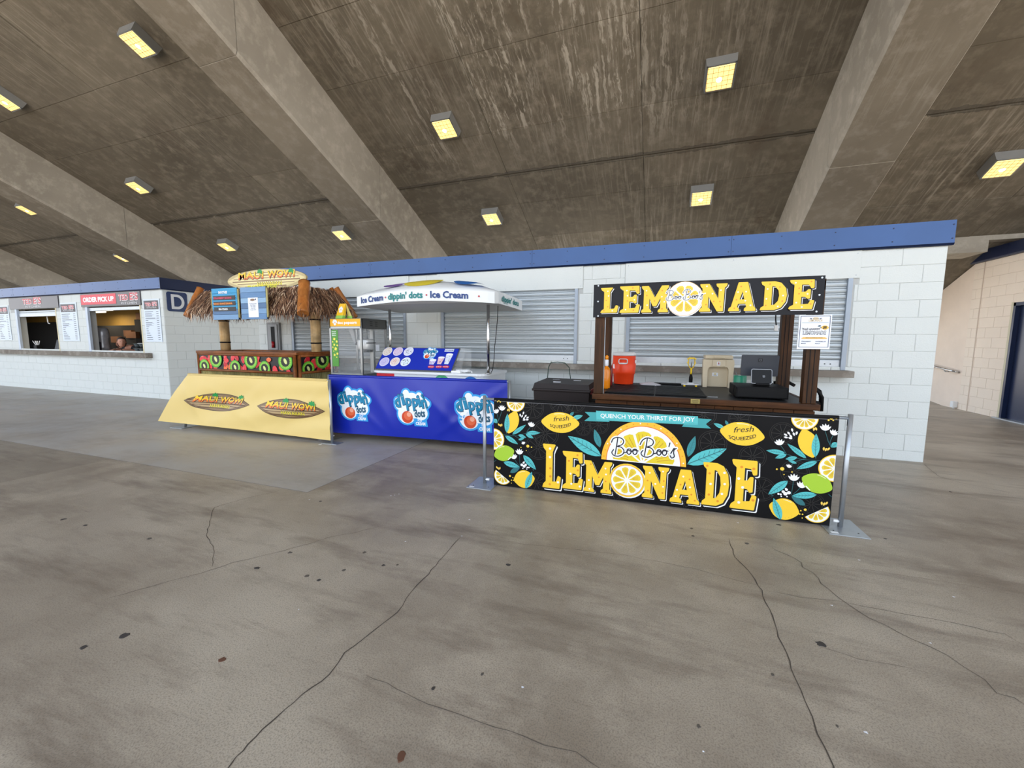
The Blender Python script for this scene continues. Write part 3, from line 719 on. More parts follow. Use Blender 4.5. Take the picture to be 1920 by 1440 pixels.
def lemon_slice(A, c, r, k=1, rim=True, n=8, a0=0, span=2 * PI, rot=0, thin=False):
    full = span > 6
    def arc(rr): return [(c[0] + rr * math.cos(rot + span * i / 32), c[1] + rr * math.sin(rot + span * i / 32)) for i in range(33)]
    if thin: A.ell(c, r * .975, r * .975, WHT, k + 2)
    elif full:
        A.ell(c, r, r, YEL, k); A.ell(c, r * .92, r * .92, (226, 150, 60), k + 1); A.ell(c, r * .89, r * .89, WHT, k + 2)
    else:
        A.poly(arc(r), YEL, k); A.poly(arc(r * .93), WHT, k + 1)
    for i in range(n):
        a = rot + span * (i + .08) / n; b_ = rot + span * (i + .92) / n; m = (a + b_) / 2
        pts = [(c[0] + r * .12 * math.cos(m), c[1] + r * .12 * math.sin(m))] + [(c[0] + r * q * math.cos(t), c[1] + r * q * math.sin(t)) for q, t in ((.66, a), (.76, a + (b_ - a) * .15), (.8, m), (.76, b_ - (b_ - a) * .15), (.66, b_))]
        A.poly(pts, (238, 208, 60), k + 3)
        for f in (.3, .5, .7):
            t = a + (b_ - a) * f; A.stroke([(c[0] + r * .35 * math.cos(t), c[1] + r * .35 * math.sin(t)), (c[0] + r * .66 * math.cos(t), c[1] + r * .66 * math.sin(t))], r * .022, (214, 164, 40), k + 4)
def leafpts(p, q, w, n=9):
    L = math.hypot(q[0] - p[0], q[1] - p[1]); ux, uy = (q[0] - p[0]) / L, (q[1] - p[1]) / L; P = []
    for i in range(n + 1): t = i / n; P.append((t, w * math.sin(PI * t ** .85) ** .9))
    up = [(p[0] + ux * t * L - uy * o, p[1] + uy * t * L + ux * o) for t, o in P]; dn = [(p[0] + ux * t * L + uy * o, p[1] + uy * t * L - ux * o) for t, o in P[::-1]]
    return up + dn[1:-1]
def leaf(A, p, q, w, k=1, col=TEA, veins=True):
    A.poly(leafpts(p, q, w), col, k); L = math.hypot(q[0] - p[0], q[1] - p[1]); ux, uy = (q[0] - p[0]) / L, (q[1] - p[1]) / L
    if veins:
        A.stroke([p, (p[0] + ux * L * .95, p[1] + uy * L * .95)], w * .12, TED, k + 1)
        for i in range(1, 6):
            t = .15 + .13 * i; b_ = (p[0] + ux * L * t, p[1] + uy * L * t); o = w * .62 * math.sin(PI * t)
            for s_ in (1, -1): A.stroke([b_, (b_[0] + ux * L * .09 - uy * o * s_, b_[1] + uy * L * .09 + ux * o * s_)], w * .06, TED, k + 1)
def lemon(A, c, rx, ry, rot=0, k=1, col=YEL, nub=.16):
    P = []
    for i in range(36):
        a = 2 * PI * i / 36; x = rx * math.cos(a); y = ry * math.sin(a)
        x += rx * nub * (max(0, math.cos(a)) ** 14 - max(0, -math.cos(a)) ** 14)
        P.append((c[0] + x * math.cos(rot) - y * math.sin(rot), c[1] + x * math.sin(rot) + y * math.cos(rot)))
    A.poly(P, col, k)
    def q(x, y): return (c[0] + x * math.cos(rot) - y * math.sin(rot), c[1] + x * math.sin(rot) + y * math.cos(rot))
    A.stroke([q(-rx * .35, ry * .8), q(0, ry * .87), q(rx * .25, ry * .84)], ry * .06, (250, 240, 190), k + 1)
    d = tuple(int(v * .84) for v in col)
    for i in range(7): a = -2.6 + i * .33; p = q(rx * .82 * math.cos(a), ry * .82 * math.sin(a)); A.ell(p, ry * .035, ry * .022, d, k + 1, n=6)
def flower(A, c, r, rot=0, k=1):
    for i in range(5):
        a = rot + PI / 2 + (i - 2) * .5; q = (c[0] + r * math.cos(a), c[1] + r * math.sin(a)); A.poly(leafpts((c[0], c[1] - r * .25), q, r * .2), WHT, k)
def drop(A, c, L, rot, col=WHT, k=1):
    p = (c[0] - L / 2 * math.cos(rot), c[1] - L / 2 * math.sin(rot)); q = (c[0] + L / 2 * math.cos(rot), c[1] + L / 2 * math.sin(rot))
    A.poly(leafpts(q, p, L * .24), col, k)
SB = [  # hand drawn strokes of "Boo Boo's" in a 0..100 x 0..30 box
 [(2, 22), (5, 27), (12, 29), (19, 27), (21, 23), (18, 19), (11, 16.5), (17, 15.5), (21, 11), (19, 6), (12, 3), (5, 4), (2, 8), (5, 12)], [(12, 28), (10, 18), (7, 5)],
 [(21, 8), (25, 9), (27, 13), (31, 13), (32, 9), (29, 6), (26, 8), (27, 12), (33, 10), (36, 13), (40, 13), (41, 9), (38, 6), (35, 8), (36, 12), (43, 11)],
 [(46, 20), (50, 26), (57, 29), (64, 27), (66, 23), (63, 19), (56, 16.5), (62, 15.5), (66, 11), (64, 6), (57, 3), (50, 4), (47, 8), (50, 12)], [(57, 28), (55, 18), (52, 5)],
 [(66, 8), (70, 9), (72, 13), (76, 13), (77, 9), (74, 6), (71, 8), (72, 12), (78, 10), (80, 13), (84, 13), (85, 9), (82, 6), (79, 8), (80, 12), (87, 12)],
 [(90, 23), (88.5, 18)], [(91, 9), (96, 16), (95, 10), (96, 5), (92, 3), (90, 6)], [(96, 14), (99, 16)]]
def smooth(P):
    out = []
    for i in range(len(P) - 1):
        p0, p1, p2, p3 = P[max(i - 1, 0)], P[i], P[i + 1], P[min(i + 2, len(P) - 1)]
        for t in (0, .33, .66):
            out.append(tuple(.5 * ((2 * p1[j]) + (-p0[j] + p2[j]) * t + (2 * p0[j] - 5 * p1[j] + 4 * p2[j] - p3[j]) * t * t + (-p0[j] + 3 * p1[j] - 3 * p2[j] + p3[j]) * t ** 3) for j in (0, 1)))
    return out + [P[-1]]
def booboo(A, a, b, h, k=1, w=.05, outline=True, col=(22, 24, 40)):
    L = math.hypot(b[0] - a[0], b[1] - a[1]); ux, uy = (b[0] - a[0]) / L, (b[1] - a[1]) / L
    S = [[(a[0] + ux * p / 100 * L - uy * q / 30 * h, a[1] + uy * p / 100 * L + ux * q / 30 * h) for p, q in smooth(st)] for st in SB]
    if outline:
        for s_ in S: A.stroke(s_, h * w * 3.2, WHT, k)
    for s_ in S: A.stroke(s_, h * w * .95, col, k + 1)
def ringart(A, c, r, k, col):
    for q in (1, .86): A.stroke([(c[0] + r * q * math.cos(i * PI / 12), c[1] + r * q * math.sin(i * PI / 12)) for i in range(24)], r * .022, col, k, True)
    for i in range(10): a = i * PI / 5; A.stroke([(c[0] + r * .1 * math.cos(a), c[1] + r * .1 * math.sin(a)), (c[0] + r * .84 * math.cos(a), c[1] + r * .84 * math.sin(a))], r * .03, col, k)

# ================================================================== BANNER BARRIERS
def barrier(name, label, p0, p1, hgt, rail_z, posts=(True, True), plate=(.26, .34), pr=.0175, railcol=None, group=None):
    p0, p1 = Vector((*p0, 0)), Vector((*p1, 0)); L = (p1 - p0).length; rz = math.atan2(p1.y - p0.y, p1.x - p0.x)
    t = thing(name, label, 'barrier', p0, rz, group)
    for i, x in enumerate((0, L)):
        if not posts[i]: continue
        s = B().m(m_galv); s.cyl((x, 0, .006), (x, 0, hgt), pr, n=16); o = s.build('post', t)
        sg = 1 if i == 0 else -1
        B().m(m_black).box((x + sg * (pr + .001), -.003, hgt - .09), (x + sg * (pr - .004), .003, hgt - .04)).build('slot', o)
        B().m(m_wplastic).cyl((x + sg * .012, 0, .05), (x + sg * .05, 0, .05), .012, n=10).build('lower_clip', o)
        s = B().m(m_galv).box((x - plate[0] / 2, -plate[1] / 2, 0), (x + plate[0] / 2, plate[1] / 2, .008), .002)
        for q in (-1, 1): s.m(m_black).cyl((x + q * .08, -.1, .008), (x + q * .08, -.1, .0095), .006, n=8)
        o2 = s.build('base_plate', t)
        B().m(m_paper).box((x - .11, -.15, .0083), (x - .06, -.12, .0088)).build('sticker', o2)
    s = B().m(m_galv).cyl((.015, 0, rail_z), (L - .015, 0, rail_z), .0125, n=12); s.build('top_rail', t)
    return t, L, rz
t, L, rz = barrier('banner_barrier', 'black banner barrier printed with lemons and LEMONADE on two steel posts', (-1.63, 3.70), (1.39, 3.79), .907, .876)
Ux = Vector((math.cos(rz), math.sin(rz), 0)); O = Vector((-1.63, 3.70, 0)) + Vector((Ux.y, -Ux.x, 0)) * .016
m_ban = mat('banner_black_vinyl', (12, 12, 14), .5, 0, .15, 4, .05, 30, spec=.18)
x0, x1 = .105, 2.945
b = B().m(m_ban); N = 40
def bz_(x, z): return -.016 + .004 * math.sin(x * 3.1 + z * 5)
cols = [[b.bm.verts.new((x0 + (x1 - x0) * i / N, -.016, z)) for z in (.012, .87)] for i in range(N + 1)]
for a, c in zip(cols, cols[1:]): b._f([b.bm.faces.new((a[0], c[0], c[1], a[1]))])
b.box((x0, -.0165, .008), (x1, .004, .016)); b.tube([(x0, -.001, .876), (x1, -.001, .876)], .0158, 10)
ban = b.build('banner', t)
CA = crop(880, 720, 5.0526); CB = crop(1240, 740, 4.8)
A = Art(O, Ux, (0, 0, 1), ban)
pa = lambda x, y: A.raw(*CA(x, y)); pb = lambda x, y: A.raw(*CB(x, y))
W_ = x0 + x1
GR = (50, 47, 44); A.clip = (x0, .014, x1, .868)
for q, r_ in (((600, 225), .11), ((720, 465), .13), ((650, 600), .12), ((860, 180), .1), ((1230, 380), .09), ((1000, 170), .1), ((640, 930), .1), ((1350, 1010), .1), ((1080, 420), .07)): ringart(A, pa(*q), r_, 0, GR)
for q, r_ in (((460, 440), .11), ((380, 180), .1), ((1090, 350), .09), ((820, 560), .1), ((700, 220), .08), ((900, 850), .1), ((300, 970), .1), ((1200, 700), .1), ((1350, 980), .09)): ringart(A, pb(*q), r_, 0, GR)
A.stroke([(x0, .861), (x1, .861)], .0035, (120, 120, 124), 1)
A.build('outline_print')
# flora, mirrored at the two ends
def flora(A):
    P = pa
    u = abs(P(100, 0)[0] - P(0, 0)[0]) / 100.0
    c = P(440, 150); lemon_slice(A, (c[0], .858), 85 * u * .95, 1, n=6, span=PI, rot=PI)
    for (x, y), r_, ro in (((310, 240), 36, 0), ((262, 268), 30, .4), ((585, 395), 34, -.2), ((475, 655), 38, 0), ((428, 700), 34, .3), ((515, 565), 20, .3)):
        flower(A, P(x, y), r_ * u * 1.1, ro, 2)
    for st in (((310, 250), (285, 330), (262, 372)), ((262, 280), (275, 330), (270, 365)), ((585, 400), (560, 430), (535, 470)), ((475, 660), (478, 720), (482, 780)), ((430, 712), (450, 745), (470, 770)), ((310, 478), (390, 488), (450, 492), (530, 468)), ((420, 485), (470, 515), (500, 548)), ((350, 470), (352, 450), (356, 440)), ((610, 820), (600, 810), (630, 800)), ((232, 738), (245, 728), (255, 720))):
        A.stroke([P(*q) for q in st], 2.6 * u, TED, 1)
    for x, y, ro in ((483, 295, 1.7), (513, 275, 1.3), (533, 303, .9), (552, 318, .6), (518, 325, .9), (500, 305, 1.2), (548, 338, .2), (520, 340, .3)): drop(A, P(x, y), 27 * u, ro, WHT, 2)
    for x, y, ro in ((365, 245, 1.2), (378, 250, 1.6), (280, 385, 2.1), (295, 392, 1.9), (308, 388, 1.6), (262, 790, 2.0), (276, 800, 1.8), (290, 798, 1.4)): drop(A, P(x, y), 26 * u, ro, (246, 206, 90), 2)
    lemon(A, P(405, 362), 90 * u, 58 * u, 1.22, 2); leaf(A, P(355, 460), P(362, 280), 24 * u, 4)
    c = P(234, 522); r_ = 76 * u
    pts = [(c[0] + r_ * math.cos(a), c[1] + r_ * math.sin(a)) for a in [(-PI / 2 + PI * i / 20) for i in range(21)]]
    lemon_slice(A, (x0 + .001, c[1]), r_ * 1.25, 2, n=5, span=PI, rot=-PI / 2)
    for p, q, w in (((408, 478), (536, 386), 17), ((340, 490), (462, 570), 20), ((545, 462), (672, 462), 17), ((535, 470), (608, 514), 15), ((465, 482), (540, 508), 14), ((465, 528), (522, 514), 9), ((325, 740), (478, 785), 25), ((512, 674), (632, 810), 28), ((232, 330), (265, 370), 18)): leaf(A, P(*p), P(*q), w * u, 3)
    leaf(A, P(388, 838), P(480, 790), 20 * u, 2, TED)
    lemon(A, P(330, 655), 86 * u, 68 * u, .35, 3, LIM, .12)
    A.stroke([P(370, 715), P(395, 690)], 7 * u, WHT, 4)
    for x, y, r_ in ((498, 765, 12), (515, 745, 9), (520, 778, 13), (535, 765, 10), (550, 790, 7), (565, 790, 7), (520, 738, 6), (545, 805, 5), (508, 798, 5)): A.ell(P(x, y), r_ * u, r_ * u, WHT, 3, n=12)
    for x, y, r_ in ((555, 588, 13), (490, 600, 5), (590, 598, 6), (540, 630, 4), (386, 870, 9), (413, 885, 5), (400, 910, 5), (418, 912, 5), (400, 938, 4), (280, 155, 9), (250, 150, 7), (295, 170, 6), (268, 168, 5)): A.ell(P(x, y), r_ * u, r_ * u, (250, 210, 70), 3, n=12)
    c = P(318, 868); lemon_slice(A, c, 80 * u, 3, n=5, span=PI, rot=-PI - .62)
    lemon(A, P(520, 900), 82 * u, 78 * u, .2, 3); leaf(A, P(535, 990), P(595, 830), 26 * u, 6)
flora(A); A.build('left_fruit_print', 'lemons, lime and teal leaves at the left end')
A.flip = True; A.W = W_; flora(A); A.build('right_fruit_print', 'lemons, lime and teal leaves at the right end'); A.flip = False
# ribbon
rb = [pa(1200, 252), pb(330, 195), pb(328, 272), pa(1205, 343)]
A.poly([pa(1095, 265), pa(1215, 268), pa(1330, 358), pa(1088, 350), pa(1142, 308)], (60, 160, 164), 1)
A.poly([pb(250, 205), pb(452, 223), pb(400, 265), pb(447, 305), pb(185, 288)], (60, 160, 164), 1)
A.poly(rb, TEA, 2)
def lerp(p, q, t): return (p[0] + (q[0] - p[0]) * t, p[1] + (q[1] - p[1]) * t)
for e0, e1 in ((lerp(rb[0], rb[3], .1), lerp(rb[1], rb[2], .1)), (lerp(rb[0], rb[3], .9), lerp(rb[1], rb[2], .9))):
    for i in range(60): A.stroke([lerp(e0, e1, (i + .2) / 60), lerp(e0, e1, (i + .75) / 60)], .002, (30, 100, 104), 3)
A.text('QUENCH YOUR THIRST FOR JOY', pa(1242, 317), pb(300, 243), .038, WHT, 4, .012); A.build('ribbon_print')
# half lemon with the script name
cl_ = pa(1250, 714); cr2 = pb(222, 648); cc = ((cl_[0] + cr2[0]) / 2, (cl_[1] + cr2[1]) / 2); rr = (cr2[0] - cl_[0]) / 2; top = pa(1640, 350)[1] - cc[1]
def ha(f, g=1): return [(cc[0] + rr * f * math.cos(PI * i / 40), cc[1] + top * f * math.sin(PI * i / 40)) for i in range(41)]
A.poly(ha(1), (251, 190, 50), 2); A.poly(ha(.885), (232, 130, 50), 3); A.poly(ha(.865), WHT, 4)
for i in range(5):
    a, b2 = PI * (i + .07) / 5, PI * (i + .93) / 5; m = (a + b2) / 2
    Q = [(cc[0] + rr * .07 * math.cos(m), cc[1] + top * .05 * math.sin(m))] + [(cc[0] + rr * q * math.cos(tt), cc[1] + top * q * math.sin(tt)) for q, tt in ((.7, a), (.74, a + .1), (.76, m), (.74, b2 - .1), (.7, b2))]
    A.poly(Q, LEM, 5)
    for f in (.3, .55, .8): tt = a + (b2 - a) * f; A.stroke([(cc[0] + rr * .35 * math.cos(tt), cc[1] + top * .35 * math.sin(tt)), (cc[0] + rr * .68 * math.cos(tt), cc[1] + top * .68 * math.sin(tt))], .004, (196, 130, 30), 6)
for i in range(18):
    tt = PI * (i + .5) / 18; A.ell((cc[0] + rr * .94 * math.cos(tt), cc[1] + top * .94 * math.sin(tt)), .006, .006, (WHT, ORA, ORA)[i % 3], 6, n=8)
A.build('half_lemon_print')
leaf(A, pa(1250, 682), pa(935, 493), .055, 1); leaf(A, pa(1238, 600), pa(1185, 428), .03, 0, (52, 140, 146)); A.build('leaf_print'); leaf(A, pb(233, 625), pb(588, 485), .055, 1); leaf(A, pb(240, 560), pb(305, 372), .03, 0, (52, 140, 146)); A.build('leaf_print')
booboo(A, pa(1340, 700), pb(142, 590), .2, 8, .05); A.build('script_lettering', 'black script lettering Boo Boo\'s')
for P, c, rx, ry, ro, lf in ((pa, (860, 365), 137, 92, 0, ((975, 330), (1075, 298), (955, 300), (990, 265))), (pb, (725, 352), 160, 100, -.12, ((565, 300), (470, 258), (600, 275), (575, 230)))):
    u = abs(P(100, 0)[0] - P(0, 0)[0]) / 100; v = abs(P(0, 100)[1] - P(0, 0)[1]) / 100; r0 = math.atan2(P(c[0] + 100, c[1])[1] - P(*c)[1], P(c[0] + 100, c[1])[0] - P(*c)[0])
    leaf(A, P(*lf[0]), P(*lf[1]), 18 * u, 1); leaf(A, P(*lf[2]), P(*lf[3]), 12 * u, 1, (52, 140, 146))
    lemon(A, P(*c), rx * u, ry * v, ro, 2)
    cx, cy = P(*c); A.text('fresh', (cx - .065, cy + .006), (cx + .08, cy + .026), .048, BLK, 5, 0, .35); A.text('SQUEEZED', (cx - .095, cy - .045), (cx + .105, cy - .02), .030, BLK, 5, .01, 0, None, -.02)
    A.build('fresh_squeezed_print')
for ch, P, a, b2, sd in (('L', pa, (700, 968), (865, 585), 0), ('E', pa, (885, 978), (1075, 655), 1), ('M', pa, (1085, 1005), (1350, 748), 2), ('N', pa, (1638, 1062), (1895, 800), 3), ('A', pb, (78, 955), (352, 693), 4), ('D', pb, (365, 978), (613, 632), 5), ('E', pb, (620, 1008), (868, 605), 6)):
    p, q = P(*a), P(*b2)
    if P is pa and ch == 'N': q = (pb(65, 690)[0], q[1])
    glyph(A, ch, p[0], p[1], q[0], q[1], 2, True, sd)
c = pa(1493, 912); u = abs(pa(100, 0)[0] - pa(0, 0)[0]) / 100
A.ell((c[0] + .008, c[1] - .008), 138 * u, 138 * u, WHT, 2); lemon_slice(A, c, 136 * u, 4, n=9); A.build('headline_lettering', 'yellow dotted lettering LEMONADE')

# wavy vinyl banners
def wavy(name, label, p0, p1, z_top, corners, colr, group=None, post=(True, True), rough=.35):
    pass
# --- yellow banner barrier
t, L, rz = barrier('banner_barrier', 'pale yellow banner barrier with two wooden surfboard logos, left of the blue one', (-7.02, 4.33), (-4.29, 4.43), .90, .885, (False, True), (.26, .14))
for x in (0,):      # leaning left post of the yellow barrier
    s = B().m(m_galv).cyl((-.32, .09, .006), (0, 0, .90), .0175); s.build('post', t, label='leaning steel post')
    B().m(m_galv).box((-.47, -.05, 0), (-.19, .24, .008), .002).build('base_plate', t)
Rz = Matrix.Translation((-7.02, 4.33, 0)) @ Matrix.Rotation(rz, 4, 'Z'); Ux = Vector((math.cos(rz), math.sin(rz), 0)); Nx = Vector((Ux.y, -Ux.x, 0))
Oy = Vector((-7.02, 4.33, 0))
def surf_y(u, v, off=0):
    # u along the rail in metres, v height; the left bottom corner is pulled outward and forward
    t_ = max(0, min(1, (.885 - v) / .84)); s_ = u / L
    uu = u - .62 * (1 - s_) ** 1.25 * t_
    zz = v + .075 * t_ * (1 - s_) ** 1.5 + .02 * t_ * math.sin(PI * s_)
    d = .022 + .1 * t_ * (1 - s_) + 1.5 * (.014 * math.sin(9 * s_ + 3 * t_) * math.sin(PI * t_) + .012 * math.sin(5.5 * s_ * t_ * 3 + 1) * t_ * (1 - t_) * 4 + .02 * math.exp(-((s_ - .5 - .3 * t_) / .06) ** 2) * t_ * (1 - t_) + .012 * math.exp(-(((1 - s_) - .35 * t_) / .03) ** 2) * (1 - t_) * t_ * 4 * .6 + .02 * math.exp(-((s_ - .28 * t_) / .03) ** 2) * (1 - t_) * t_ * 4) + .03 * math.exp(-((s_ - .12 - .5 * t_) / .05) ** 2) * t_ * (1 - t_) * 2 + .03 * math.exp(-((s_ - .62 + .3 * t_) / .05) ** 2) * t_ * (1 - t_) * 2 + .02 * math.sin(7 * t_ + 8 * s_) * t_ * (1 - t_)
    return Oy + Ux * uu + Nx * (d + off) + Vector((0, 0, zz))
def sheet(name, fn, L, v0, v1, m, parent, nu=90, nv=28, label=None):
    s = B().m(m); g = [[s.bm.verts.new(fn(L * i / nu, v0 + (v1 - v0) * j / nv)) for j in range(nv + 1)] for i in range(nu + 1)]
    for i in range(nu):
        for j in range(nv): s._f([s.bm.faces.new((g[i][j], g[i + 1][j], g[i + 1][j + 1], g[i][j + 1]))], True)
    bmesh.ops.transform(s.bm, matrix=root_mat(parent).inverted(), verts=s.bm.verts)
    me = bpy.data.meshes.new(name); s.bm.to_mesh(me); s.bm.free(); me.materials.append(m)
    return link(name, me, parent, label)
m_by = mat('banner_yellow_vinyl', (233, 205, 130), .55, 0, .05, 2, .05, 30)
ban = sheet('banner', surf_y, L - .01, .045, .885, m_by, t)
B().m(m_by).tube([(0.0, -.004, .885), (L - .03, -.004, .885)], .024, 12).build('rail_sleeve', t)
BR0, BR1 = (120, 90, 62), (206, 176, 128)
def surfboard(A, c, w, h, cols, k=1, txt=True, blackedge=True, third=False):
    n = 24
    def body(f, g): return [(c[0] + w / 2 * f * q, c[1] + sg * h / 2 * g * (1 - abs(q) ** 2.1)) for sg, rg in ((1, range(24, -24, -1)), (-1, range(-24, 24))) for q in [i / 24 for i in rg]]
    A.poly(body(1.0, 1.0), cols[0], k); A.poly(body(.975, .93), tuple((p + q) // 2 for p, q in zip(cols[0], cols[1])), k + 1); A.poly(body(.86, .78), cols[1], k + 2)
    for i, yy in enumerate((-.68, -.36, -.1, .16, .42, .68)):
        x_ = (1 - abs(yy)) ** (1 / 2.1) * .9
        A.stroke([(c[0] - w / 2 * x_, c[1] + h / 2 * yy * .96), (c[0], c[1] + h / 2 * yy), (c[0] + w / 2 * x_, c[1] + h / 2 * yy * .96)], h * (.035 if i % 2 else .06), cols[2], k + 3)
    RED, YE, GRN = (214, 52, 52), (248, 210, 50), (24, 150, 70)
    yb = c[1] - h * (.02 if not third else -.06)
    x = c[0] - w * .34
    for dx, dy, col, kk, bold in ((.004, -.004, (30, 20, 16), k + 4, .045), (0, 0, (238, 120, 50), k + 5, .02)):
        for word, a, b2 in (('MAUI', -.35, -.02), ('WOWI', .03, .37)):
            A.text(word, (c[0] + w * a + dx, yb + dy), (c[0] + w * b2 + dx, yb + dy), h * .36, col, kk + 1, bold, .12)
    for word, a, b2 in (('MAUI', -.35, -.02), ('WOWI', .03, .37)):
        A.text(word, (c[0] + w * a + .002, yb + h * .1), (c[0] + w * b2 + .002, yb + h * .1), h * .255, YE, k + 7, .02, .12)
    for px_, py_ in ((-.06, .36), (.33, .3)):
        q = (c[0] + w * px_, c[1] + h * py_)
        for a in (.2, .9, 1.7, 2.4, 3.0, -.3): leaf(A, q, (q[0] + h * .2 * math.cos(a), q[1] + h * .2 * math.sin(a)), h * .05, k + 7, GRN, False)
        A.stroke([q, (q[0] - h * .02, q[1] - h * .25)], h * .03, GRN, k + 7)
    A.text('HAWAIIAN', (c[0] - w * .1, c[1] - h * .3), (c[0] + w * .21, c[1] - h * .3), h * .2, (30, 20, 16), k + 4, .05); A.text('HAWAIIAN', (c[0] - w * .1, c[1] - h * .295), (c[0] + w * .21, c[1] - h * .295), h * .18, (244, 226, 70), k + 5, .02)
    if third:
        A.text('SMOOTHIES', (c[0] - w * .24, c[1] - h * .46), (c[0] + w * .15, c[1] - h * .46), h * .2, (244, 236, 50), k + 4, .09); A.text('SMOOTHIES', (c[0] - w * .24, c[1] - h * .455), (c[0] + w * .15, c[1] - h * .455), h * .17, (70, 60, 20), k + 5, 0)
A = Art(Oy, Ux, (0, 0, 1), ban, surf_y, .05, lift=.003)
# positions measured on the rail plane, undoing the skew of the cloth
surfboard(A, (.84, .45), 1.15, .30, ((78, 54, 36), (186, 158, 116), (104, 76, 52))); A.build('surfboard_print')
surfboard(A, (2.10, .45), 1.09, .29, ((78, 54, 36), (186, 158, 116), (104, 76, 52))); A.build('surfboard_print')

# --- blue banner barrier
t, L, rz = barrier('banner_barrier', 'bright blue banner barrier with round ice cream logos between the yellow and black ones', (-4.50, 4.63), (-1.78, 4.84), .945, .93, (True, True), (.22, .18), .016)
Ub = Vector((math.cos(rz), math.sin(rz), 0)); Nb_ = Vector((Ub.y, -Ub.x, 0)); Ob = Vector((-4.50, 4.63, 0)); LB = L
def surf_b(u, v, off=0):
    t_ = max(0, min(1, (.93 - v) / .83)); s_ = u / LB
    d = .016 + .03 * math.sin(PI * t_) * math.sin(PI * s_) * .6 + .012 * math.sin(12 * s_ + 2.4 * t_) * t_ * (1 - t_) * 3
    for c0, w, sl in ((.0, .03, .35), (.23, .035, .18), (.50, .035, .3), (.72, .035, -.1), (1, .03, -.4)): d += .016 * math.exp(-((s_ - c0 - sl * t_) / w) ** 2) * t_ * (1 - t_) * 3.2
    return Ob + Ub * u + Nb_ * (d + off) + Vector((0, 0, v + .01 * math.sin(PI * s_) * t_))
m_bb = mat('banner_blue_vinyl', (16, 40, 168), .28, 0, .04, 2)
ban = sheet('banner', lambda u, v, off=0: surf_b(u + .02, v, off), L - .05, .10, .925, m_bb, t)
B().m(m_bb).tube([(.02, -.002, .932), (L - .04, -.002, .932)], .021, 12).build('rail_sleeve', t)
DCY, DTE, DWH = (44, 160, 230), (0, 118, 150), (244, 248, 252)
def dots_logo(A, c, w, k=1, ball=True):
    s = w; h = w
    def T(x, y): return (c[0] + s * x, c[1] + s * y)
    # rounded silhouette: cyan then white
    blobs = [(-.3, .13, .2), (-.17, .26, .17), (0, .2, .24), (.16, .18, .22), (.33, .16, .16), (-.14, -.12, .27), (.1, -.02, .22), (.25, -.08, .2), (.2, .36, .1), (-.17, .4, .11), (.42, .17, .1), (-.4, .2, .1)]
    for col, g, kk in ((DCY, .045, k), (DWH, 0, k + 1)):
        for x, y, r_ in blobs: A.ell(T(x, y), s * (r_ + g - .02), s * (r_ + g - .02), col, kk, n=20)
    A.poly([T(.04, -.22), T(.4, -.24), T(.42, -.42), T(.06, -.42)], DCY, k + 1)
    word = [('d', -.46, .03, .17), ('i', -.26, .1, .1), ('p', -.15, .07, .17), ('p', .03, .07, .17), ('i', .2, .08, .09), ('n', .29, .05, .15), ("'", .44, .12, .04)]
    for ch, x, y, ww in word:
        A.text(ch, T(x, y), T(x + ww, y + .03), s * (.30 if ch != 'd' else .32), (0, 58, 84), k + 3, .06); A.text(ch, T(x - .006, y + .006), T(x + ww - .012, y + .034), s * (.29 if ch != 'd' else .31), (0, 134, 176), k + 4, .035)
    A.text('dots', T(.08, -.19), T(.37, -.16), s * .19, (0, 84, 112), k + 4, .04)
    if ball:
        r_ = .155; cx, cy = -.13, -.2
        A.ell(T(cx, cy), s * r_, s * r_, (212, 70, 30), k + 4); A.ell(T(cx + .02, cy + .03), s * r_ * .7, s * r_ * .7, (232, 104, 60), k + 5); A.ell(T(cx + .05, cy + .07), s * r_ * .38, s * r_ * .38, (248, 170, 140), k + 6, n=16)
    A.text('ICE', T(.16, -.29), T(.27, -.29), s * .06, DWH, k + 5, .03); A.text('CREAM', T(.1, -.385), T(.36, -.385), s * .08, DWH, k + 5, .04)
A = Art(Ob, Ub, (0, 0, 1), ban, surf_b, .05, lift=.003)
CD = crop(600, 680, 5.0526)
for (x, y), w in (((335, 405), .53), ((885, 442), .55), ((1478, 485), .56)):
    c = A.raw(*CD(x, y)); dots_logo(A, c, w); A.build('logo_print')

# ================================================================== LEMONADE CART
m_wood = wood('stained_wood_dark_upright', (34, 19, 9), (92, 58, 30), 2)
m_woodx = wood('stained_wood_dark_long', (48, 26, 12), (112, 70, 38), 0)
m_woodr = wood('stained_wood_panel', (60, 32, 12), (110, 66, 28), 0)
CX0, CX1, CY0, CY1, CZ = -.656, 1.345, 4.27, 5.62, .905
t = thing('lemonade_cart', 'dark stained wooden lemonade cart with four posts behind the black lemon banner', 'cart', (.34, 4.9, 0))
B().m(m_woodr).box((CX0 + .04, CY0 + .04, .14), (CX1 - .04, CY1 - .05, CZ - .05)).build('cabinet_body', t, world=True)
B().m(m_woodx).box((CX0, CY0, CZ - .055), (CX1, CY0 + .04, CZ), .005).box((CX0, CY0 + .04, CZ - .055), (CX0 + .04, CY1, CZ), .004).box((CX1 - .04, CY0 + .04, CZ - .055), (CX1, CY1, CZ), .004).build('edge_rail', t, world=True)
B().m(mat('counter_grey_laminate', (38, 40, 42), .45, 0, .08, spec=.3)).box((CX0 + .04, CY0 + .04, CZ - .05), (CX1 - .04, CY1, CZ - .003)).build('counter_top', t, world=True)
for i in range(12):
    xa = CX0 + .03 + i * (CX1 - CX0 - .06) / 12; B().m(m_woodr).box((xa + .002, CY0 + .022, .16), (xa + (CX1 - CX0 - .06) / 12 - .002, CY0 + .042, CZ - .065), .003).build('plank', t, world=True)
